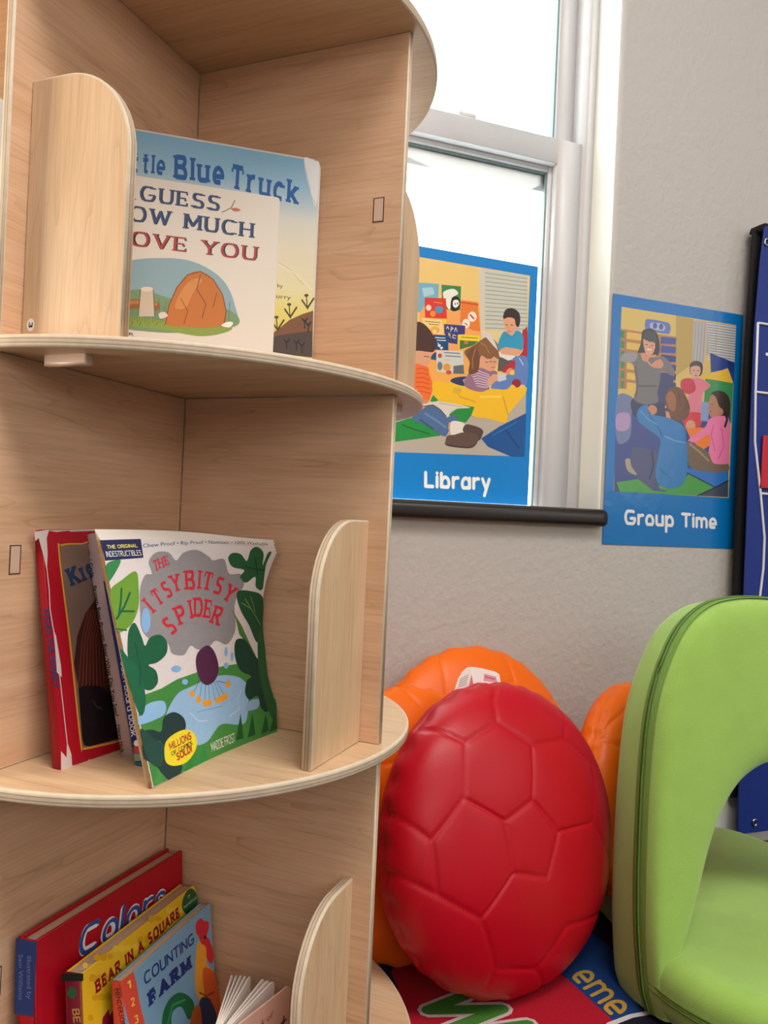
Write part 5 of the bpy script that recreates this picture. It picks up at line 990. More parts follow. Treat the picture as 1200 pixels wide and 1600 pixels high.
ART['bear']=[('BASE',(232,184,36)),
('C',(240,198,60),[(8.8,175.3),(8.3,174.3),(7.2,174.1),(5.7,174.5),(4.2,175.6),(3.2,177),(2.8,178.4),(3.3,179.3),(4.4,179.6),(6,179.1),(7.4,178),(8.5,176.6)]),
('C',(214,160,26),[(40.3,166.5),(39.7,165.4),(38.4,165.2),(36.6,165.7),(34.9,167),(33.7,168.5),(33.3,170),(33.8,171.1),(35.2,171.3),(36.9,170.8),(38.6,169.6),(39.9,168)]),
('C',(240,198,60),[(74.7,156.8),(74.1,155.7),(72.5,155.4),(70.4,156.1),(68.4,157.5),(67,159.3),(66.6,160.9),(67.2,162),(68.8,162.3),(70.8,161.7),(72.8,160.3),(74.3,158.5)]),
('C',(214,160,26),[(112.7,146.2),(111.9,145),(110.1,144.7),(107.6,145.5),(105.3,147.1),(103.6,149.1),(103.1,150.9),(103.9,152.1),(105.7,152.4),(108.1,151.7),(110.5,150.1),(112.1,148.1)]),
('C',(240,198,60),[(154.6,134.5),(153.7,133.1),(151.6,132.9),(148.7,133.8),(146,135.6),(144,137.8),(143.4,139.9),(144.3,141.2),(146.4,141.5),(149.3,140.6),(152,138.8),(154,136.6)]),
('C',(214,160,26),[(36.3,134.7),(35.6,133.5),(33.9,133.3),(31.7,134.1),(29.6,135.8),(28.1,137.8),(27.6,139.6),(28.3,140.8),(29.9,141.1),(32.1,140.3),(34.3,138.6),(35.8,136.6)]),
('C',(240,198,60),[(70.3,123.7),(69.5,122.4),(67.6,122.1),(65,123.1),(62.6,124.9),(60.8,127.1),(60.3,129.2),(61,130.5),(62.9,130.7),(65.5,129.8),(68,128),(69.7,125.7)]),
('C',(214,160,26),[(111.7,165.2),(110.8,164.2),(108.6,164.3),(105.6,165.3),(102.7,167),(100.7,169),(100,170.7),(100.9,171.6),(103.1,171.5),(106,170.5),(108.9,168.8),(111,166.8)]),
('C',(240,198,60),[(153.6,154.4),(152.6,153.4),(150,153.5),(146.5,154.7),(143.2,156.6),(140.8,158.8),(140,160.7),(141,161.7),(143.6,161.6),(147,160.5),(150.4,158.5),(152.8,156.3)]),
('C',(214,160,26),[(33.4,152.9),(32.9,151.8),(31.6,151.5),(30,152),(28.4,153.2),(27.3,154.8),(27,156.4),(27.5,157.4),(28.7,157.8),(30.3,157.3),(31.9,156.1),(33,154.5)]),
('C',(240,198,60),[(67.2,142.8),(66.5,141.6),(65.1,141.2),(63.2,141.8),(61.3,143.2),(60.1,145),(59.7,146.7),(60.2,147.9),(61.7,148.2),(63.6,147.7),(65.4,146.3),(66.7,144.5)]),
('C',(214,160,26),[(104.3,131.6),(103.6,130.3),(101.9,129.9),(99.6,130.7),(97.5,132.2),(95.9,134.2),(95.5,136.1),(96.2,137.4),(97.9,137.8),(100.1,137.1),(102.3,135.5),(103.8,133.5)]),
('C',(240,198,60),[(145.3,119.2),(144.4,117.8),(142.4,117.5),(139.8,118.3),(137.3,120.1),(135.5,122.3),(135,124.4),(135.8,125.9),(137.8,126.2),(140.4,125.4),(142.9,123.6),(144.7,121.4)]),
('C',(214,160,26),[(32.6,169.9),(31.9,168.6),(30.3,168.2),(28.2,168.8),(26.2,170.3),(24.8,172.3),(24.4,174.1),(25,175.5),(26.6,175.9),(28.7,175.3),(30.7,173.8),(32.1,171.9)]),
('C',(240,198,60),[(66.3,160.6),(65.6,159.7),(63.8,159.7),(61.4,160.5),(59,162),(57.4,163.8),(56.8,165.3),(57.5,166.2),(59.3,166.3),(61.7,165.4),(64,163.9),(65.7,162.1)]),
('C',(214,160,26),[(103.4,150.3),(102.5,149.3),(100.4,149.3),(97.6,150.3),(94.9,152),(93,154),(92.4,155.7),(93.2,156.7),(95.3,156.7),(98,155.7),(100.8,154),(102.7,152)]),
('C',(240,198,60),[(144.3,138.9),(143.3,137.8),(140.9,137.8),(137.7,139),(134.5,140.9),(132.3,143.1),(131.6,145),(132.6,146.1),(134.9,146.2),(138.1,145),(141.3,143.1),(143.6,140.9)]),
('C',(214,160,26),[(28.7,138.5),(27.9,137.5),(26.1,137.5),(23.6,138.6),(21.1,140.3),(19.4,142.3),(18.8,144.1),(19.6,145.1),(21.4,145.1),(23.9,144.1),(26.4,142.3),(28.1,140.3)]),
('C',(240,198,60),[(59.7,129),(59.2,127.7),(57.8,127.3),(56.1,127.9),(54.4,129.2),(53.2,131),(52.9,132.8),(53.4,134),(54.8,134.4),(56.5,133.9),(58.2,132.6),(59.4,130.8)]),
('C',(214,160,26),[(100,170.2),(99.3,168.7),(97.7,168.2),(95.6,168.7),(93.6,170.1),(92.2,172.1),(91.8,174),(92.4,175.4),(94,176),(96.1,175.5),(98.1,174.1),(99.5,172.1)]),
('C',(240,198,60),[(140.6,159.9),(139.8,158.3),(137.9,157.8),(135.4,158.4),(133.1,160),(131.4,162.2),(130.9,164.3),(131.7,165.8),(133.6,166.4),(136,165.8),(138.4,164.2),(140.1,162)]),
('C',(214,160,26),[(25.8,156.5),(25.3,155.6),(23.8,155.5),(21.9,156.3),(20,157.6),(18.7,159.2),(18.3,160.6),(18.8,161.5),(20.3,161.6),(22.2,160.9),(24.1,159.6),(25.4,158)]),
('C',(240,198,60),[(58.9,146.6),(58.2,145.7),(56.5,145.6),(54.3,146.4),(52.1,147.9),(50.6,149.7),(50.1,151.3),(50.8,152.2),(52.4,152.3),(54.6,151.5),(56.8,150),(58.4,148.2)]),
('C',(214,160,26),[(95.2,135.8),(94.4,134.7),(92.4,134.6),(89.8,135.6),(87.3,137.3),(85.6,139.3),(85,141),(85.8,142.1),(87.7,142.2),(90.2,141.3),(92.8,139.6),(94.6,137.6)]),
('C',(240,198,60),[(135.2,123.8),(134.3,122.6),(132,122.6),(129,123.6),(126.1,125.6),(124,127.8),(123.4,129.8),(124.3,130.9),(126.5,131),(129.5,130),(132.4,128),(134.5,125.8)]),
('C',(214,160,26),[(25,173.4),(24.3,172.2),(22.5,172.1),(20.2,172.9),(17.9,174.5),(16.2,176.4),(15.7,178.2),(16.4,179.3),(18.2,179.5),(20.5,178.7),(22.8,177.1),(24.5,175.1)]),
('C',(240,198,60),[(58,164.3),(57.2,163),(55.1,162.9),(52.4,163.8),(49.8,165.6),(47.9,167.7),(47.3,169.6),(48.1,170.9),(50.2,171.1),(52.9,170.2),(55.5,168.4),(57.4,166.2)]),
('C',(214,160,26),[(91.8,155.5),(91.2,154),(89.7,153.4),(87.8,153.8),(86,155.2),(84.7,157.2),(84.4,159.2),(85,160.6),(86.4,161.3),(88.3,160.8),(90.2,159.4),(91.5,157.5)]),
('C',(240,198,60),[(131.6,144.5),(130.9,143.5),(129.2,143.3),(126.9,144),(124.7,145.4),(123.2,147.2),(122.7,148.8),(123.4,149.8),(125.1,150),(127.3,149.3),(129.5,147.9),(131.1,146.2)]),
('C',(214,160,26),[(19.3,143.4),(18.7,142.4),(17.4,142.2),(15.6,142.9),(13.9,144.2),(12.6,145.8),(12.3,147.3),(12.8,148.2),(14.1,148.4),(15.9,147.8),(17.6,146.5),(18.9,144.9)]),
('C',(240,198,60),[(51.6,133),(51,131.9),(49.4,131.8),(47.4,132.5),(45.4,134),(44,135.8),(43.5,137.5),(44.1,138.5),(45.7,138.7),(47.7,137.9),(49.7,136.4),(51.2,134.6)]),
('C',(214,160,26),[(87.2,121.6),(86.4,120.4),(84.6,120.3),(82.2,121.2),(79.9,122.8),(78.2,124.9),(77.7,126.7),(78.4,127.8),(80.2,128),(82.6,127.1),(85,125.4),(86.6,123.4)]),
('C',(240,198,60),[(130.6,163.9),(129.7,162.6),(127.6,162.3),(124.7,163.2),(122,164.9),(120.1,167),(119.4,169),(120.3,170.4),(122.4,170.7),(125.2,169.8),(128,168.1),(130,165.9)]),
('C',(214,160,26),[(18.5,160),(17.8,158.8),(16.1,158.6),(13.9,159.4),(11.7,161),(10.2,162.9),(9.7,164.7),(10.4,165.9),(12,166.2),(14.2,165.4),(16.4,163.8),(18,161.9)]),
('C',(240,198,60),[(50.8,150.4),(50,149.1),(48.1,148.9),(45.5,149.8),(43.1,151.5),(41.3,153.7),(40.8,155.7),(41.5,157),(43.4,157.2),(46,156.4),(48.5,154.6),(50.2,152.4)]),
('C',(214,160,26),[(86.3,139.9),(85.4,139),(83.2,139.2),(80.3,140.4),(77.5,142.2),(75.4,144.2),(74.8,145.8),(75.6,146.7),(77.8,146.5),(80.7,145.4),(83.5,143.5),(85.6,141.5)]),
('C',(240,198,60),[(122.8,129.6),(122.1,128.4),(120.5,128.2),(118.5,128.8),(116.5,130.2),(115.1,132),(114.7,133.7),(115.3,134.8),(116.9,135.1),(118.9,134.4),(120.9,133),(122.3,131.2)]),
('C',(214,160,26),[(12.8,130.5),(12.3,129.5),(11,129.2),(9.4,129.8),(7.8,131.1),(6.7,132.7),(6.4,134.3),(6.9,135.3),(8.1,135.5),(9.7,134.9),(11.3,133.6),(12.4,132)]),
('C',(240,198,60),[(47.8,168.9),(47.2,167.8),(45.7,167.4),(43.8,168),(41.9,169.4),(40.6,171.1),(40.2,172.8),(40.8,173.9),(42.2,174.3),(44.1,173.7),(46,172.4),(47.4,170.6)]),
('C',(214,160,26),[(83,159.3),(82.3,158),(80.6,157.7),(78.3,158.4),(76.1,159.9),(74.6,161.8),(74.1,163.7),(74.8,165),(76.5,165.3),(78.8,164.7),(81,163.2),(82.5,161.2)]),
('T',(146,18,42),'BEAR IN A SQUARE',(17.4,147.2),(141.9,152.7),(16.3,158.3),0.24,'b'),
('C',(34,92,52),[(146.5,158.1),(148.9,167.6),(159,172.1),(168.6,167.1),(173.9,156.5),(170.5,148.9),(157,147.9)]),
('F',(200,215,170),'barefoot',(149.6,157),(172.9,157),(148.9,160.5),0),
('S',(200,215,170),0.7,[(156.9,165.9),(160.2,166.2),(158.3,163.4)]),
('P',(150,22,46),[(24,123.8),(32.4,126.5),(33.2,120.7),(39.4,123.2),(41.1,112.3),(54.7,91.9),(22.1,111.5)]),
]
ART['bear_spine']=[('BASE',(120,14,40)),
('P',(26,44,34),[(-3.4,171),(18.8,173.7),(18.5,167.7),(-3.3,165)]),
('C',(50,110,70),[(11.6,157.5),(10.8,155),(9,152.9),(6.6,152),(4.3,152.3),(2.6,153.9),(2.1,156.3),(2.9,158.9),(4.7,161),(7.1,161.9),(9.4,161.5),(11.1,159.9)]),
('T',(214,170,90),'BEAR IN A SQUARE',(6.2,143.8),(14.9,55.7),(13.5,145),0.16,'r'),
]
ART['farm']=[('BASE',(122,164,196)),
('P',(218,76,54),[(-3.2,159.6),(15.5,158.1),(18.8,146.4),(20.4,136.4),(22.6,124.4),(27.4,106.2),(35.7,81.1),(15.3,90.8),(3.7,127.8)]),
('T',(242,200,80),'1',(6.9,147.7),(11.8,146.8),(6,154.9),0.18,'r'),
('T',(242,200,80),'2',(10.3,131.5),(15.4,130.4),(9.5,138.7),0.18,'r'),
('T',(242,200,80),'3',(13.9,115.1),(18.9,113.9),(13,122.3),0.18,'r'),
('T',(34,54,120),'COUNTING',(30.1,138.3),(112,134),(29.1,149.3),0.16,'r'),
('T',(30,48,116),'FARM',(35.5,116.6),(104.9,113.5),(33.2,131),0.3,'b'),
('C',(236,160,50),[(115.6,128),(124.5,130.6),(137.4,121.5),(134.4,111.4),(131.7,103.9),(144.1,88.4),(150.6,66.9),(149.7,45.7),(128.7,51),(114.5,76.6),(108.6,97.1)]),
('C',(226,96,40),[(124.5,102.4),(144.1,88.4),(150.6,66.9),(149.3,42.4),(131.8,47.4),(124.6,74.4)]),
('C',(206,36,50),[(116.2,141.6),(116.6,150.2),(125.2,151.3),(131.5,145.7),(139.8,140.9),(139,134.1),(134.8,129),(139.4,123.1),(146.2,105.3),(140.1,99.5),(132.3,108.9),(131.9,119.8),(124.1,127.3),(120,136.3)]),
('C',(20,24,30),[(133.7,128.7),(133.3,128),(132.3,127.8),(131.1,128.1),(130,128.9),(129.2,130),(129,131),(129.4,131.6),(130.4,131.8),(131.6,131.5),(132.7,130.7),(133.5,129.7)]),
('C',(24,104,62),[(51.8,86.9),(54.7,101.1),(67.1,106.9),(84.9,101.8),(102.2,85.3),(104.2,74),(94.1,71.4),(83.5,89.3),(68.6,93),(64.1,79.4)]),
('C',(34,52,92),[(114.5,76.6),(131.1,70.7),(142.9,49.7),(144.2,31.1),(111.1,47.7)]),
('C',(190,90,40),[(100.9,74.2),(114.2,73.4),(114.6,48.9),(95.7,57)]),
('S',(60,150,90),2,[(58.9,85.8),(69.3,99.1),(90.1,92.2)]),
('S',(80,40,20),1,[(115.5,84.7),(128,74.2),(141.9,70.8)]),
]
ART['farm_spine']=[('BASE',(206,72,48)),
('F',(60,24,24),'HENDERSON',(3.2,151.5),(7.5,120.7),(8.2,152.3),0),
]
ART['rug']=[('P',(176,14,40),[(45.5,1004.8),(36.3,1035.3),(46.7,1070.4),(115.4,1132.1),(209,1139.8),(271.2,1039.3),(307.8,956.3),(310,940.5),(248.9,833.3),(-37.4,816.1),(29.4,895.9)]),
('P',(14,62,128),[(271.2,1039.3),(213.4,1167.3),(321.9,1190.7),(358.6,1113.4),(372.7,1030.6),(364.2,977.7),(307.8,956.3)]),
('S',(214,210,214),7,[(300.6,948.9),(333.3,967.4),(362.2,976.6),(401.9,988.1)]),
('S',(206,190,190),27,[(131.1,994.6),(81.4,960.7),(174.2,970.1),(114.4,932.6),(83.8,912.2)]),
('S',(206,190,190),27,[(201,942.1),(158,930.2),(131.4,902.6)]),
('S',(66,128,44),17,[(131.1,994.6),(81.4,960.7),(174.2,970.1),(114.4,932.6),(83.8,912.2)]),
('S',(66,128,44),17,[(201,942.1),(158,930.2),(131.4,902.6)]),
('T',(196,156,62),'eme',(275.6,1046.8),(308.2,959.5),(315.4,1076.1),0.15,'r'),
]
FRAMES={'truck': [[-0.25087, 0.70473, 0.72944], [0.96126, 0.27564, 0.0], [0.0, 0.0, 1.0], [0.27564, -0.96126, 0.0], 0.182, 0.2167, 0.012], 'guess': [[-0.25116, 0.69165, 0.72944], [0.96126, 0.27564, 0.0], [0.0, 0.0, 1.0], [0.27564, -0.96126, 0.0], 0.146, 0.1694, 0.011], 'kiss': [[-0.25115, 0.62829, 0.38873], [0.43809, 0.89893, 0.0], [-0.1561, 0.07607, 0.98481], [0.88527, -0.43143, 0.17365], 0.145, 0.195, 0.0085], 'brown': [[-0.20304, 0.66332, 0.38873], [0.37432, 0.9273, 0.0], [-0.24469, 0.09877, 0.96456], [0.89444, -0.36105, 0.26387], 0.138, 0.197, 0.0125], 'boardblue': [[-0.1811, 0.64207, 0.38873], [0.37432, 0.9273, 0.0], [-0.2556, 0.10318, 0.96126], [0.89138, -0.35982, 0.27564], 0.13, 0.16, 0.016], 'colors': [[-0.25227, 0.6255, 0.04803], [0.37432, 0.9273, 0.0], [-0.06469, 0.02611, 0.99756], [0.92504, -0.3734, 0.06976], 0.193, 0.2015, 0.0195], 'bear': [[-0.21338, 0.63256, 0.04803], [0.31701, 0.94842, -0.0], [-0.09914, 0.03314, 0.99452], [0.94323, -0.31527, 0.10453], 0.172, 0.1724, 0.016], 'farm': [[-0.18311, 0.64935, 0.04803], [0.29541, 0.95537, -0.0], [-0.11643, 0.036, 0.99255], [0.94825, -0.29321, 0.12187], 0.1455, 0.1576, 0.011]}
SEAMS={'red': [[(5.3, 194.9), (-24.1, 174.3), (-36.2, 147.5)], [(-36.2, 147.5), (-91.6, 128.2)], [(-36.2, 147.5), (11.4, 111.8)], [(-91.6, 128.2), (-112.5, 67.3)], [(11.4, 111.8), (-9.5, 48.5)], [(-91.6, 128.2), (-113.6, 144.2), (-127.3, 147.5)], [(11.4, 111.8), (84.1, 110.7)], [(84.1, 110.7), (111.4, 141.6), (112.4, 153.4)], [(84.1, 110.7), (145.2, 67.7)], [(-112.5, 67.3), (-59.2, 32.1), (-9.5, 48.5)], [(-112.5, 67.3), (-158.8, 26.9), (-185.6, 56.6)], [(-158.8, 26.9), (-157.1, -32.9), (-106.0, -68.9), (-56.4, -27.8), (-59.2, 32.1)], [(-9.5, 48.5), (29.0, 3.3), (-0.1, -45.0), (-56.4, -27.8)], [(29.0, 3.3), (108.2, -1.0), (138.1, 68.9)], [(-106.0, -68.9), (-80.9, -133.6), (-15.5, -152.0), (33.8, -111.9)], [(108.2, -1.0), (132.2, -32.8), (163.5, -72.9)], [(-80.9, -133.6), (-85.2, -156.1)], [(-15.5, -152.0), (25.4, -195.5)], [(33.8, -111.9), (133.7, -123.4)], [(-157.1, -32.9), (-194.2, -6.5)]], 'big': [[(-59.9, 187.5), (-63.4, 166.2), (-66.1, 141.9), (-68.5, 118.1)], [(60.9, 186.1), (64.0, 176.0), (65.0, 160.7), (66.1, 140.4)], [(118.7, 99.7), (137.7, 102.4), (166.6, 107.4)], [(-68.5, 118.1), (66.1, 140.4)]], 'sec': [[(-3.1, 176.2), (7.0, 163.9), (18.0, 146.9), (21.4, 128.6)], [(-61.6, 85.4), (-38.7, 87.0)], [(21.4, 128.6), (-38.7, 87.0)]], 'right': [[(-144.2, 97.9), (-129.7, 115.5), (-104.6, 131.3), (-64.8, 145.4)], [(-129.7, 115.5), (-122.6, 124.7), (-112.6, 132.5)], [(-130.6, 114.5), (-126.8, 104.8), (-113.6, 95.6)]]}
CUSHIONS={'red': [0.175, 1.0364, 0.6386, 0.229, 0.195, 0.075], 'big': [0.1681, 1.2511, 0.4819, 0.2405, 0.2, 0.05], 'sec': [0.058, 1.095, 0.55, 0.22, 0.182, 0.045], 'right': [0.432, 1.26, 0.85, 0.2, 0.175, 0.06]}
# ================================================================== THE SETTING
UL, UR, ZS, ZT = -.80, -.0058, .629, 1.98        # window opening in the wall: left, right, sill, head
XL, XR, YB, HT = -2.0, 2.2, -3.9, 2.6            # room extents along the wall and into the room
m = MB(); r = .012
loops = []
outer = [(XL, 0), (XR, 0), (XR, HT), (XL, HT)]
for ins, d in [(r*(1-math.sin(a)), r*(1-math.cos(a))) for a in [math.pi/2*k/5 for k in range(6)]]+[(0, .15)]:
    loops.append([m.vert(wp(u, d, z)) for u, z in ((UL-ins, ZS-ins), (UR+ins, ZS-ins), (UR+ins, ZT+ins), (UL-ins, ZT+ins))])
oo = [m.vert(wp(u, 0, z)) for u, z in outer]; ob = [m.vert(wp(u, .15, z)) for u, z in outer]
for i in range(4):
    j = (i+1) % 4
    m.face((oo[i], oo[j], loops[0][j], loops[0][i])); m.face((ob[j], ob[i], loops[-1][i], loops[-1][j])); m.face((oo[j], oo[i], ob[i], ob[j]))
    for k, (a, b) in enumerate(zip(loops, loops[1:])): m.face((a[i], a[j], b[j], b[i]), 1 if k >= 3 else 0)
struct(m.build('wall_back', [WALLM, REVEAL], loc=wp(0, 0, 0)))
def slab(name, o, ex, ey, ez, mat): m = MB(); m.box(o, ex, ey, ez); return struct(m.build(name, mat, loc=o))
slab('wall_left', wp(XL-.12, YB, 0), W*.12, N*(-YB), Z*HT, WALLM); slab('wall_right', wp(XR, YB, 0), W*.12, N*(-YB), Z*HT, WALLM)
slab('wall_front', wp(XL, YB-.12, 0), W*(XR-XL), N*.12, Z*HT, WALLM)
slab('floor', wp(XL, YB, -.106), W*(XR-XL), N*(-YB), Z*.1, FLOORM); slab('ceiling', wp(XL, YB, HT), W*(XR-XL), N*(-YB), Z*.1, CEILM)
m = MB(); m.plate([(0, 0), (XR-XL, 0), (XR-XL, .1), (0, .1)], wp(XL, -.014, -.006), W, Z, N, .014, .004, 0, 0); struct(m.build('baseboard_back', BASEM, loc=wp(XL, 0, 0)))
# black bullnose sill
m = MB(); prof = [(.071, ZS+.004), (-.012, ZS+.004)]+[(-.012-.013*math.sin(a), ZS-.009+.013*math.cos(a)) for a in [math.pi/2*k/5 for k in range(1, 6)]]+[(-.025, ZS-.018)]+[(-.017-.008*math.cos(a), ZS-.018-.009*math.sin(a)) for a in [math.pi/2*k/4 for k in range(1, 5)]]+[(0, ZS-.027), (.0, ZS-.004), (.071, ZS-.004)]
ends = [(UL-.004, 1.0), (UL, 1), (UR-.012, 1), (UR-.004, .97), (UR+.001, .86)]
rings = []
for u, k in ends: rings.append([m.vert(wp(min(u, UR) if d > 0 else u, d if d > 0 else d*k, ZS-.01+(z-ZS+.01)*k)) for d, z in prof])
for a, b in zip(rings, rings[1:]):
    for i in range(len(prof)): j = (i+1) % len(prof); m.face((a[i], b[i], b[j], a[j]), 0, None, 0 < i < len(prof)-5)
m.face(rings[0]); m.face(list(reversed(rings[-1])))
struct(m.build('trim_1', SILLM, loc=wp(UL, 0, ZS)))

# window: frame, upper and lower sash, panes, lock
wroot = bpy.data.objects.new('window_1', None); COL.objects.link(wroot); wroot.location = wp((UL+UR)/2, .1, ZS+.004); wroot['kind'] = 'structure'
ZS2 = ZS-.021
def rectframe(name, mat, u0, u1, z0, z1, wl, wr, wb, wt, d0, d1, bev=.002, parent=wroot):
    m = MB()
    m.box(wp(u0, d0, z0), W*wl, N*(d1-d0), Z*(z1-z0), 0, bev); m.box(wp(u1-wr, d0, z0), W*wr, N*(d1-d0), Z*(z1-z0), 0, bev)
    m.box(wp(u0+wl, d0, z0), W*(u1-u0-wl-wr), N*(d1-d0), Z*wb, 0, bev); m.box(wp(u0+wl, d0, z1-wt), W*(u1-u0-wl-wr), N*(d1-d0), Z*wt, 0, bev)
    return struct(m.build(name, mat, parent))
rectframe('window_frame', VINYL, UL, UR, ZS2, ZT, .019, .019, .012, .02, .07, .15)
LU0, LU1, LZ1 = UL+.0195, UR-.0195, 1.3305
rectframe('lower_sash', VINYL, LU0, LU1, ZS2+.0125, LZ1, .052, .052, .006, .048, .081, .112)
m = MB(); gu0, gu1, gz0, gz1 = LU0+.052, LU1-.052, ZS2+.0185, LZ1-.048
for a, b in (((gu0, gz0), (gu0+.007, gz1)), ((gu1-.007, gz0), (gu1, gz1)), ((gu0+.007, gz1-.009), (gu1-.007, gz1))): m.box(wp(a[0], .098, a[1]), W*(b[0]-a[0]), N*.012, Z*(b[1]-a[1]), 0, .001)
struct(m.build('glazing_bead', VINYL, wroot))
m = MB()
for a, b in (((gu0+.007, gz0), (gu0+.010, gz1-.012)), ((gu1-.010, gz0), (gu1-.007, gz1-.012)), ((gu0+.007, gz1-.012), (gu1-.007, gz1-.009))): m.box(wp(a[0], .105, a[1]), W*(b[0]-a[0]), N*.006, Z*(b[1]-a[1]))
struct(m.build('gasket', GASKET, wroot))
m = MB(); m.box(wp(gu0, .1105, gz0), W*(gu1-gu0), N*.004, Z*(gz1-gz0)); struct(m.build('lower_pane', GLASS, wroot))
rectframe('upper_sash', VINYL, UL+.012, UR-.012, 1.24, ZT-.02, .045, .045, .087, .045, .116, .146)
m = MB(); m.box(wp(UL+.057, .129, 1.327), W*(UR-UL-.114), N*.004, Z*(ZT-.065-1.327)); struct(m.build('upper_pane', GLASS, wroot))
m = MB(); m.box(wp(UR-.0605, .122, 1.327), W*.0035, N*.014, Z*(ZT-.065-1.327)); m.box(wp(UL+.057, .122, 1.327), W*.0035, N*.014, Z*(ZT-.065-1.327)); struct(m.build('upper_gasket', GASKET, wroot))
m = MB(); m.box(wp(-.30, .09, LZ1), W*.065, N*.02, Z*.006, 0, .002); m.plate([(-.016, -.008), (.016, -.008), (.02, 0), (.012, .008), (-.012, .008), (-.02, 0)], wp(-.262, .1, LZ1+.006), W, N, Z, .008, .002, 0, 0); struct(m.build('sash_lock', VINYL, wroot))

# ================================================================== THE REVOLVING BOOK TOWER
tower = thing('book_display_tower', 'pale maple plywood book tower with round shelves in front of the window', 'bookshelf', (AX.x, AX.y, 0))
def disc(name, z, R, t):
    m = MB(); m.plate([(R*math.cos(2*math.pi*i/160), R*math.sin(2*math.pi*i/160)) for i in range(160)], Vector((AX.x, AX.y, z-t)), dr, dl, Z, t, .0022, 0, 1, 'a', z*3.1)
    return m.build(name, [WOOD2, PLY], tower)
disc('shelf', Z1+TS, .2538, TS); disc('shelf', Z2, .2538, TS); disc('shelf', Z3, .2538, TS); disc('base_shelf', Z4, .2745, TS)
m = MB(); rings = []
for rr, zz in ((.19, Z4-TS-.0002), (.19, .008), (.2, .004), (.2, .0005), (.0, .0005)): rings.append([m.vert(Vector((AX.x+rr*math.cos(2*math.pi*i/64), AX.y+rr*math.sin(2*math.pi*i/64), zz))) for i in range(64)])
for a, b in zip(rings, rings[1:]):
    for i in range(64): m.face((a[i], b[i], b[(i+1) % 64], a[(i+1) % 64]), 0, None, False)
m.build('turntable', BLACKF, tower)
LEN = .2415; h2 = TH/2
dirs = [(dr, dl), (dl, -dr), (-dr, -dl), (-dl, dr)]
for zb, zt, lev in ((Z2, Z1, 1), (Z3, Z2-TS, 2), (Z4, Z3-TS, 3)):
    for qi, (e, s_) in enumerate(dirs):
        m = MB(); m.plate([(h2+.0002, .0003), (LEN, .0003), (LEN, zt-zb-.0003), (h2+.0002, zt-zb-.0003)], AX+Z*zb-s_*h2, e, Z, s_, TH, .0012, 0, 1, 'a', lev*.83+qi*1.37)
        m.build('partition', [WOOD, PLY], tower)
# curved bookends: one per compartment, on the left partition of the middle tier and the right partition of the others
def bookend(base, e, s_, off, zb, seed, sticker=False):
    # stands on the shelf, perpendicular to partition direction e; extends along s_ from the partition face
    H, D, t = .2112, .1005, .0096
    out = [(.0003, .0002), (D, .0002), (D, .142)]+[(.036+(D-.036)*math.cos(a), .142+(H-.142)*math.sin(a)) for a in [math.pi/2*k/12 for k in range(1, 12)]]+[(.036, H), (.0003, H)]
    P0 = base+e*off+Z*zb
    m = MB(); m.plate(out, P0, s_, Z, e, t, .0018, 0, 1, 'b', seed)
    o = m.build('bookend', [WOOD2, PLY], tower)
    m = MB(); m.box(P0-s_*(TH+.0004)+e*.0002+Z*.157, s_*.0006, e*.0092, Z*.0215, 1, 0)          # end of the tenon in the partition's far face
    for a, b, c_, d_ in ((-.0008, -.001, .0008, .0235), (.0096, -.001, .0008, .0235), (-.0008, -.0012, .0112, .0007), (-.0008, .0217, .0112, .0007)): m.box(P0-s_*(TH+.0003)+e*a+Z*(.157+b), s_*.0005, e*c_, Z*d_, 0)
    m.build('tenon', [GAP, TENON], o)
    m = MB(); m.plate([(.0245, 0), (.068, 0), (.068, .0125), (.0245, .0125)], P0-Z*(TS+.0085)+e*.0002, s_, Z, e, .0092, .0022, 0, 0, 'a', seed); m.build('peg', [CLEAR], o)
    if sticker:
        q = P0+e*(t+.0001); mm_ = MB(); S = lambda u, v, h: q+s_*(u/1000)+Z*(v/1000)+e*h
        a = Art(mm_, S, 0); a.poly((232, 232, 236), [(10.4+4.0*math.cos(k*.3142), 14.4+5.2*math.sin(k*.3142)) for k in range(20)]); pass
        a.text((24, 24, 28), '3', (8.6, 16.6), (8.6, 12.2), (12.6, 16.6), .22, 'r'); mm_.build('number_sticker', STICK, o)
TENON = plain('tenon end', (214, 180, 158), .45)
# compartment c lies between partition c (its right wall, seen from its mouth) and partition c+1 (its left wall)
for c in range(4):
    e0, s0 = dirs[c]; e1, s1 = dirs[(c+1) % 4]
    bookend(AX-s1*h2, e1, -s1, .2122, Z2, c*.9+.35, c == 0)
    bookend(AX+s0*h2, e0, s0, .2122, Z3, c*.9+1.2)
    bookend(AX+s0*h2, e0, s0, .2122, Z4, c*.9+2.6)

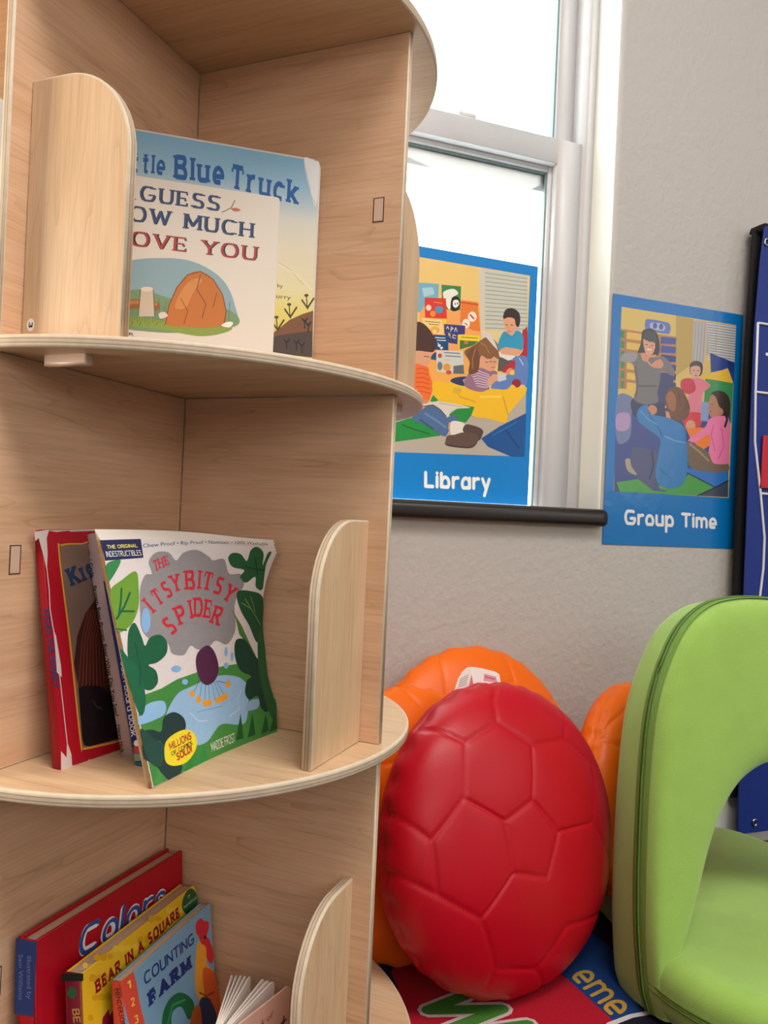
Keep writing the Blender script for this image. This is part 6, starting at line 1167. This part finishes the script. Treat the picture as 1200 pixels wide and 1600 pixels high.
# ================================================================== BOOKS
def rounded(w_, h_, rr, corners='tb'):
    # outline of a cover; spine side square, fore edge corners rounded by rr
    return [(0, 0)]+[(w_-rr+rr*math.sin(a), rr-rr*math.cos(a)) for a in [math.pi/2*k/6 for k in range(7)]]+[(w_-rr+rr*math.cos(a), h_-rr+rr*math.sin(a)) for a in [math.pi/2*k/6 for k in range(7)]]+[(0, h_)]
def book(key, label, group, round_=.008, pages=PAGES, board=True, cover_t=.0016, inset=.0012, spine=None, mat=None):
    O, eu, ev, en, w_, h_, t = FRAMES[key]; O, eu, ev, en = Vector(O), Vector(eu), Vector(ev), Vector(en); mat = mat or PRINT
    root = thing('board_book' if board else 'picture_book', label, 'book', O, group)
    c = basecol(ART[key]); cs = basecol(ART[spine]) if spine else c
    m = MB(); ol = rounded(w_, h_, round_)
    m.plate(ol, O-en*cover_t, eu, ev, en, cover_t, .0006, 0, 0); m.plate(ol, O-en*t, eu, ev, en, cover_t, .0006, 0, 0)
    m.ink = [c]*len(m.f); n0 = len(m.f)
    m.box(O-en*t+eu*.0, eu*.0016, ev*h_, en*t, 0, .0005); m.ink[n0:] = [cs]*(len(m.f)-n0)
    Art(m, lambda u, v, h: O+eu*(u/1000)+ev*(v/1000)+en*h).run(ART[key])
    if spine: Art(m, lambda u, v, h: O-en*t+en*(u/1000)+ev*(v/1000)-eu*h).run(ART[spine])
    m.build('cover', mat, root)
    m = MB(); m.plate(rounded(w_-inset-.0017, h_-2*inset, max(.001, round_-inset)), O+eu*.0017+ev*inset-en*(t-cover_t-.0001), eu, ev, en, t-2*cover_t-.0002, .0002, 0, 0)
    m.build('pages', pages, root)
    return root
book('truck', 'larger sky blue and yellow book behind the cream book on the upper shelf', None, .009, WHITEPAGE)
book('guess', 'smaller cream book with blue and red lettering, in front of the sky blue one', None, .003, WHITEPAGE)
book('kiss', 'worn red book with scuffed white corners leaning on the middle shelf', None, .006, WHITEPAGE)
book('brown', 'white book with black spine lettering, between the worn red book and the spider book', None, .008, WHITEPAGE, spine='brown_spine')
book('boardblue', 'dark blue book mostly hidden behind the spider book', None, .006, WHITEPAGE, spine='boardblue_spine')
book('colors', 'large red hardback with a blue spine label, leaning at the back of the lowest shelf', None, .001, PAGES, False, .0028, .003, spine='colors_spine')
book('bear', 'yellow book with dark red lettering, between the red hardback and the rooster book', None, .007, spine='bear_spine')
book('farm', 'blue book with a painted rooster and orange spine on the lowest shelf', None, .004, spine='farm_spine')
# soft tear-proof book, warped like the real one
BLc, BRc = Vector((.1298, .1932, Z3+.0005)), Vector((.1334, .0098, Z3+.0005)); la, lb = math.radians(18.25), math.radians(4.9)
TLc = BLc+Vector((-math.sin(la), 0, math.cos(la)))*.197; TRc = BRc+Vector((-math.sin(lb), 0, math.cos(lb)))*.176
def softS(u, v):
    P = (BLc*(1-u)+BRc*u)*(1-v)+(TLc*(1-u)+TRc*u)*v; sv = max(0, min(1, math.sin(math.pi*max(0, min(1, v)))))
    bow = -.0165*u*u*sv**1.2+.006*u**6*max(0, (v-.8)/.2)**2+.004*math.sin(math.pi*u)*v-.005*math.sin(math.pi*u)*(1-v)
    return tl(P.x+bow, P.y, P.z+.004*math.sin(math.pi*u)*v)
def softN(u, v):
    a = softS(u+.01, v)-softS(u-.01, v); b = softS(u, v+.01)-softS(u, v-.01); return a.cross(b).normalized()
root = thing('picture_book', 'soft warped spider picture book standing at the front of the middle shelf', 'book', softS(0, 0))
m = MB(); NU, NV = 48, 56; base = basecol(ART['spider'])
for side, off in ((0, 0), (1, -.0006)):
    g = [[m.vert(softS(i/NU, j/NV)+softN(i/NU, j/NV)*off) for j in range(NV+1)] for i in range(NU+1)]
    for i in range(NU):
        for j in range(NV): q = (g[i][j], g[i+1][j], g[i+1][j+1], g[i][j+1]); m.face(q if not side else q[::-1], 0, base, True)
Art(m, lambda u, v, h: softS(u/1000, v/1000)+softN(u/1000, v/1000)*h, 0, 22, cell=10).run(ART['spider'])
m.build('front_page', SOFTPRINT, root)
def backS(u, v, k): return softS(u, v*(1+.012*k))-softN(u, v)*(.0012*k*(1-.6*u)+.002*k*u*v)
m = MB()
for k in (1, 2, 3, 4):
    g = [[[m.vert(backS(i/NU, j/NV, k)-softN(i/NU, j/NV)*d) for j in range(NV+1)] for i in range(NU+1)] for d in (0, .0004)]
    for i in range(NU):
        for j in range(NV):
            for s2 in (0, 1): q = (g[s2][i][j], g[s2][i+1][j], g[s2][i+1][j+1], g[s2][i][j+1]); m.face(q if not s2 else q[::-1], 0, None, True)
m.build('pages', WHITEPAGE, root)
m = MB(); m.tube([softS(-.004, j/30)-softN(0, j/30)*.0015 for j in range(31)], .0016, 0, 6, rad=[.0017 if j % 2 else .0012 for j in range(31)]); m.build('stitched_spine', THREAD, root)
# open board book with fanned pages
sp = tl(.1549, .1385, Z4+.0004); root = thing('board_book', 'little book standing open with fanned pages, beside the rooster book', 'book', sp)
H_ = .118
for ang in (-22.6, -20.2, -17.8, -15.4, -12.9, -5.1, -2.2, .7):
    a = math.radians(ang); e = dr*math.sin(a)-dl*math.cos(a); nn = e.cross(Z)
    m = MB(); m.plate(rounded(.098, H_, .007), sp+e*.005, e, Z, nn, .0014, .0004, 0, 0); m.build('page', WHITEPAGE, root)
a = math.radians(9.5); e = dr*math.sin(a)-dl*math.cos(a); nn = e.cross(Z); nn = nn if nn.dot(dr) > 0 else -nn
m = MB(); m.plate(rounded(.101, H_, .007), sp+e*.004+nn*.0006, e, Z, nn, .0016, .0004, 0, 0); m.ink = [(216, 172, 158)]*len(m.f)
A_ = Art(m, lambda u, v, h: sp+e*(.004+u/1000)+Z*(v/1000)+nn*(.0022+h))
A_.font((150, 60, 40), 'My first book of', (10, 100), (76, 100), (10, 106.5), 0); A_.text((78, 72, 76), 'Transport', (2, 76), (97, 76), (2, 93), .15, 'r'); m.build('cover', PRINT, root)

# ================================================================== POSTERS
def poster(key, name, label, O, h0):
    root = thing(name, label, 'poster', O); c = (0, 126, 204) if key == 'library' else (0, 110, 182)
    m = MB(); m.plate([(0, 0), (.3048, 0), (.3048, .4572), (0, .4572)], O, W, Z, -N, .0005, .0001, 0, 0); m.ink = [c]*len(m.f)
    ops = [o for o in ART[key]]
    A_ = Art(m, lambda u, v, h: O+W*(min(304.6, max(.2, u))/1000)+Z*(min(457, max(.2, v))/1000)-N*(.0005+h)); A_.run(ops)
    m.build('printed_sheet', POSTER if key == 'grouptime' else PRINT, root); return root
poster('library', 'classroom_poster', 'blue bordered poster lettered Library taped to the window glass', wp(-.3984, .1085, .63597), 0)
poster('grouptime', 'classroom_poster', 'blue bordered poster lettered Group Time on the wall right of the window', wp(0, -.0012, .57027), 0)

# ================================================================== HANGING CHART
root = thing('hanging_chart', 'dark blue nylon wall chart with white piping and black backing, right edge of view', 'wall chart', wp(.55, -.03, .05))
m = MB(); pts = [(.299, 1.187), (.292, .95), (.286, .70), (.288, .47), (.296, .25), (.301, .093), (.95, .093), (.95, 1.19)]
m.plate(pts, wp(0, -.03, 0), W, Z, N, .012, .003, 0, 0); m.plate([(.299, 1.181), (.95, 1.186), (.95, 1.192), (.312, 1.197), (.303, 1.193)], wp(0, -.041, 0), W, Z, N, .03, .003, 0, 0); m.build('black_backing', BLACKF, root)
m = MB(); pts = [(.304, 1.185), (.297, 1.12), (.290, .99), (.290, .76), (.292, .47), (.299, .2), (.3003, .03), (.95, .03), (.95, 1.19), (.32, 1.194)]
m.plate(pts, wp(0, -.046, 0), W, Z, N, .003, .001, 0, 0); m.build('blue_panel', BLUEF, root)
m = MB()
for pl in ([(.2956, 1.0013), (.2969, .8703), (.3005, .7759), (.32, .6786), (.3342, .5949), (.3345, .5363), (.3272, .4629), (.32, .40)], [(.2956, 1.0013), (.95, 1.0)], [(.2969, .8703), (.95, .868)], [(.3202, .6786), (.95, .676)]):
    m.tube([wp(u, -.0475, z) for u, z in pl], .0024, 0, 8)
m.build('piping', WHITECORD, root)
m = MB(); m.plate([(.3155, .689), (.42, .689), (.42, .789), (.3185, .789)], wp(0, -.052, 0), W, Z, N, .004, .001, 0, 0); m.build('red_card', REDCARD, root)
for u, z in ((.3405, .0495), (.309, 1.157)):
    m = MB(); m.tube([wp(u+.0052*math.cos(k*.3142), -.0475, z+.0062*math.sin(k*.3142)) for k in range(20)], .0018, 0, 8, True); m.build('grommet', STEEL, root)
m = MB(); m.plate([(.3215+.0035*math.cos(k*.7854), .9445+.0035*math.sin(k*.7854)) for k in range(8)], wp(0, -.0475, 0), W, Z, N, .0015, .0004, 0, 0); m.build('hook_dot', WHITECORD, root)

# ================================================================== RUG
root = thing('classroom_rug', 'dark classroom rug with red and blue blocks, green letter and gold lettering', 'rug', (0, .6, 0))
m = MB(); m.plate([(XL+.12, YB+1.6), (XR-.12, YB+1.6), (XR-.12, -.03), (XL+.12, -.03)], wp(0, 0, -.0055), W, N, Z, .0055, .002, 0, 0); m.ink = [(20, 24, 40)]*len(m.f)
Art(m, lambda u, v, h: Vector((u/1000, v/1000, h)), step=2e-5).run(ART['rug']); m.build('woven_face', RUGPRINT, root)

# ================================================================== CUSHIONS
def cushion(key, mat, label, group, seed):
    cx, cy, yaw, lam, R, c = CUSHIONS[key]; p = 2.3
    cl, sl = math.cos(lam), math.sin(lam); cy_, sy_ = math.cos(yaw), math.sin(yaw)
    M = np.array([[cy_, -sy_, 0], [sy_, cy_, 0], [0, 0, 1]])@np.array([[1, 0, 0], [0, cl, sl], [0, -sl, cl]])
    NT, NP = 320, 150
    th = np.linspace(0, 2*np.pi, NT, endpoint=False); k = np.linspace(-1, 1, NP); ph = np.sin(k*np.pi/2)*np.pi/2*.55+k*np.pi/2*.45
    T, Pm = np.meshgrid(th, ph); ce = np.abs(np.cos(Pm))**(2/p); se = np.sign(np.sin(Pm))*np.abs(np.sin(Pm))**(2/p)
    x, y, z = R*ce*np.cos(T), c*se, R*ce*np.sin(T)
    rng = np.random.default_rng(seed); wob = np.zeros_like(x)
    for _ in range(5):
        a, b, f1, f2 = rng.uniform(0, 6.28, 4); wob += .0011*np.sin(T*rng.integers(2, 5)+a)*np.sin(Pm*rng.integers(1, 4)+b)
    wob *= np.cos(Pm)
    wr = np.exp(-((Pm)/.15)**2)*.0019*np.sin(T*31+2*np.sin(T*3+seed))           # puckers along the rim seam
    # grooves along the panel seams, front side only (local -y faces the room)
    dmin = np.full(x.shape, 9.)
    for pl in SEAMS[key]:
        q = np.array(pl)/1000
        for a, b in zip(q, q[1:]):
            d = b-a; t = np.clip(((x-a[0])*d[0]+(z-a[1])*d[1])/(d@d+1e-12), 0, 1); dmin = np.minimum(dmin, np.hypot(x-a[0]-t*d[0], z-a[1]-t*d[1]))
    dmin[y > 0] = 9
    g = -.0022*np.exp(-(dmin/.0021)**2)-.0007*np.exp(-(dmin/.012)**2)
    nx, ny, nz = x/R**2, y/c**2, z/R**2; L_ = np.sqrt(nx**2+ny**2+nz**2)+1e-9; dd = g+wob+wr
    rim = -.0018*np.exp(-(Pm/.03)**2)
    x, y, z = x+nx/L_*(dd+rim), y+ny/L_*(dd+rim), z+nz/L_*(dd+rim)
    Q = np.stack([x, y, z], -1).reshape(-1, 3)@M.T; zmin = Q[:, 2].min(); Q = Q+np.array([cx, cy, -zmin+.0004])
    # rest on the rug: flatten slightly where it touches
    root = thing('ball_cushion', label, 'cushion', (cx, cy, 0), group)
    m = MB(); m.v = [tuple(v) for v in Q]
    for i in range(NP-1):
        for j in range(NT): m.face((i*NT+j, i*NT+(j+1) % NT, (i+1)*NT+(j+1) % NT, (i+1)*NT+j), 0, None, True)
    m.build('padded_cover', mat, root)
    return root, M, np.array([cx, cy, -zmin+.0004])
G_ = 'stitched vinyl ball cushions heaped against the wall'
rr_, Mr, cr_ = cushion('red', RED, 'red stitched vinyl ball cushion leaning in front of the orange ones', G_, 3)
cushion('big', ORANGE, 'orange ball cushion resting highest against the wall, directly behind the red one', G_, 5)
cushion('sec', ORANGE, 'orange ball cushion squeezed between the red cushion and the wooden tower', G_, 8)
cushion('right', ORANGE, 'orange ball cushion behind the green chair, right of the red one', G_, 11)
# white care tag looped over the top of the red cushion
def onred(x, y, z): return Vector((Mr@np.array([x, y, z])+cr_).tolist())
m = MB()
def flap(pts, yf, ops):
    P_ = lambda x, z, h: onred(x, yf(x)-h, z)
    c_ = [m.vert(P_(x, z, 0)) for x, z in pts]; d_ = [m.vert(P_(x, z, -.0007)) for x, z in pts]; n_ = len(pts); k0 = len(m.f)
    m.face(c_, 0, (232, 228, 224)); m.face(d_[::-1], 0, (232, 228, 224))
    for i in range(n_): m.face((c_[i], d_[i], d_[(i+1) % n_], c_[(i+1) % n_]), 0, (232, 228, 224))
    Art(m, lambda u, v, h: P_(u/1000, v/1000, h)).run(ops)
flap([(-.046, .188), (-.034, .203), (-.020, .2125), (-.006, .217), (.003, .217), (.001, .2095), (.004, .19)], lambda x: .012+.3*(x+.046), [('S', (150, 140, 138), .9, [(-36+k*1.5, 192+k*2.6), (-14+k*1.8, 195+k*2.9)]) for k in range(5)]+[('P', (206, 120, 130), [(-10, 190), (1, 207), (3, 190)])])
flap([(.0035, .19), (.0005, .2095), (.003, .217), (.018, .2135), (.036, .2075), (.0425, .203), (.0435, .186)], lambda x: .027-.32*x, [('P', (214, 150, 160), [(18, 196), (20, 206), (37, 200), (38, 192)]), ('S', (150, 70, 90), 1.3, [(21, 201.5), (35, 196.6)])])
m.build('care_tag', TAGM, rr_)

# ================================================================== LIME CHAIR
psi, lam = math.radians(15), math.radians(10); B0 = Vector((.355, .976, 0)); ca = Vector((math.cos(psi), math.sin(psi), 0)); cf = Vector((ca.y, -ca.x, 0)); cu = Z*math.cos(lam)-cf*math.sin(lam); cn = ca.cross(cu)
chair = thing('floor_chair', 'lime green foam floor chair with an arched opening in its back', 'chair', B0+ca*.205)
def CP(u, v, d): return B0+Z*.035+ca*u+cu*v+cn*d       # d towards the sitter
UC, UO = .205, .19
half_o = [(-.002, -.03), (-.006, -.015), (-.009, .0), (-.011, .05), (-.009, .104), (-.002, .18), (.008, .259), (.022, .332), (.044, .39), (.076, .441), (.116, .471), (.155, .481), (.19, .483)]
half_i = [(.03, -.025), (.015, .0), (.018, .02), (.034, .045), (.052, .08), (.068, .115), (.083, .15), (.100, .184), (.121, .214), (.143, .236), (.164, .249), (.186, .258), (.205, .261)]
def full(hp, c): return hp+[(2*c-a, b) for a, b in reversed(hp[:-1])]
def dense(pts, n=4):
    P = [Vector(p) for p in pts]; out = []
    for i in range(len(P)-1):
        p0, p1, p2, p3 = P[max(0, i-1)], P[i], P[i+1], P[min(len(P)-1, i+2)]
        for k in range(n): t = k/n; out.append(.5*((2*p1)+(p2-p0)*t+(2*p0-5*p1+4*p2-p3)*t*t+(3*p1-p0-3*p2+p3)*t**3))
    return out+[P[-1]]
OO, II = dense(full(half_o, UO)), dense(full(half_i, UC)); D0, D1 = -.068, .034     # back and front face depth
m = MB(); rings = []; NC = 40
for o, i_ in zip(OO, II):
    row = []
    mid, hw = (o+i_)/2, (o-i_)/2; L_ = hw.length; rc = .026
    for k in range(NC):
        a = 2*math.pi*k/NC; ce, se = math.cos(a), math.sin(a); pw = 2/5.2
        q = mid+hw*(math.copysign(abs(ce)**pw, ce)); d = (D0+D1)/2+(D1-D0)/2*math.copysign(abs(se)**pw, se)*(1+.05*(1-ce*ce)); row.append(m.vert(CP(q.x, q.y, d)))
    rings.append(row)
for a, b in zip(rings, rings[1:]):
    for k in range(NC): m.face((a[k], a[(k+1) % NC], b[(k+1) % NC], b[k]), 0, None, True)
m.face(rings[0]); m.face(list(reversed(rings[-1])))
m.build('backrest', LIME, chair)
# seat: rounded slab running out in front of the back and on behind it through the opening
def SP(u, f, z): return B0+ca*u+cf*f+Z*z
so = []
for k in range(72):
    a = 2*math.pi*k/72; c_, s_ = math.cos(a), math.sin(a)
    if s_ >= 0: u = UC+.213*math.copysign(abs(c_)**.86, c_); f_ = -.01+.2*abs(s_)**.9
    else: u = UC+.213*math.copysign(abs(c_)**.55, c_)+.03*abs(s_); f_ = -.01-.345*abs(s_)**.6
    if s_ < 0: u = max(u, .045+.02*abs(s_))
    so.append((u, f_))
m = MB(); O_ = B0; HS = .084
m.plate([(p[0], p[1]) for p in so], B0+Z*.004, ca, cf, Z, HS-.004, .03, 0, 0, steps=7)
m.build('seat', LIME, chair)
# zipper running round the outer edge of the back and on along the seat
zp = [CP(p.x-.0015, p.y, .006) for p in OO[4:]]; nOut = []
def edge_strip(name, mat, dd0, dd1, lift, n=None):
    m = MB(); pr0 = None; P = OO
    for i, p in enumerate(P):
        t = (P[min(i+1, len(P)-1)]-P[max(i-1, 0)]).normalized(); no = Vector((-t.y, t.x)); row = []
        for d, k in zip(np.linspace(dd0, dd1, 7), (-1.4, .5, 1, 1, 1, .5, -1.4)): q = p+no*lift*k; row.append(m.vert(CP(q.x, q.y, d)))
        if pr0:
            for k in range(6): m.face((pr0[k], row[k], row[k+1], pr0[k+1]), 0, None, True)
        pr0 = row
    return m.build(name, mat, chair)
edge_strip('zipper_tape', LIMETAPE, -.013, .019, .0008)
def edge_tube(d, r_, mat, name):
    m = MB(); pts = []
    for i, p in enumerate(OO):
        t = (OO[min(i+1, len(OO)-1)]-OO[max(i-1, 0)]).normalized(); no = Vector((-t.y, t.x)); q = p+no*.002; pts.append(CP(q.x, q.y, d))
    m.tube(pts, r_, 0, 6); return m.build(name, mat, chair)
edge_tube(.0065, .0014, LIMETEETH, 'zipper_chain'); edge_tube(.0, .0012, LIMETEETH, 'zipper_chain')
m = MB(); front = [p for p in so if p[1] > -.03]; front.sort(key=lambda p: math.atan2(p[1]+.03, p[0]-UC))
for z_, r_ in ((.040, .0016), (.047, .0016)): m.tube([SP(p[0]+(p[0]-UC)*.004, p[1]+.001, z_) for p in front], r_, 0, 6)
m.build('seat_zipper', LIMETEETH, chair)

# ================================================================== CEILING LAMPS (out of view, they light the room)
for u, d in ((-.45, -1.6), (.9, -2.3)):
    root = thing('ceiling_light', 'flat white ceiling light panel', 'lamp', wp(u, d, HT), 'ceiling light panels')
    m = MB(); m.plate([(-.62, -.32), (.62, -.32), (.62, .32), (-.62, .32)], wp(u, d, HT-.02), W, N, Z, .02, .004, 0, 0); m.build('diffuser', LAMP, root)
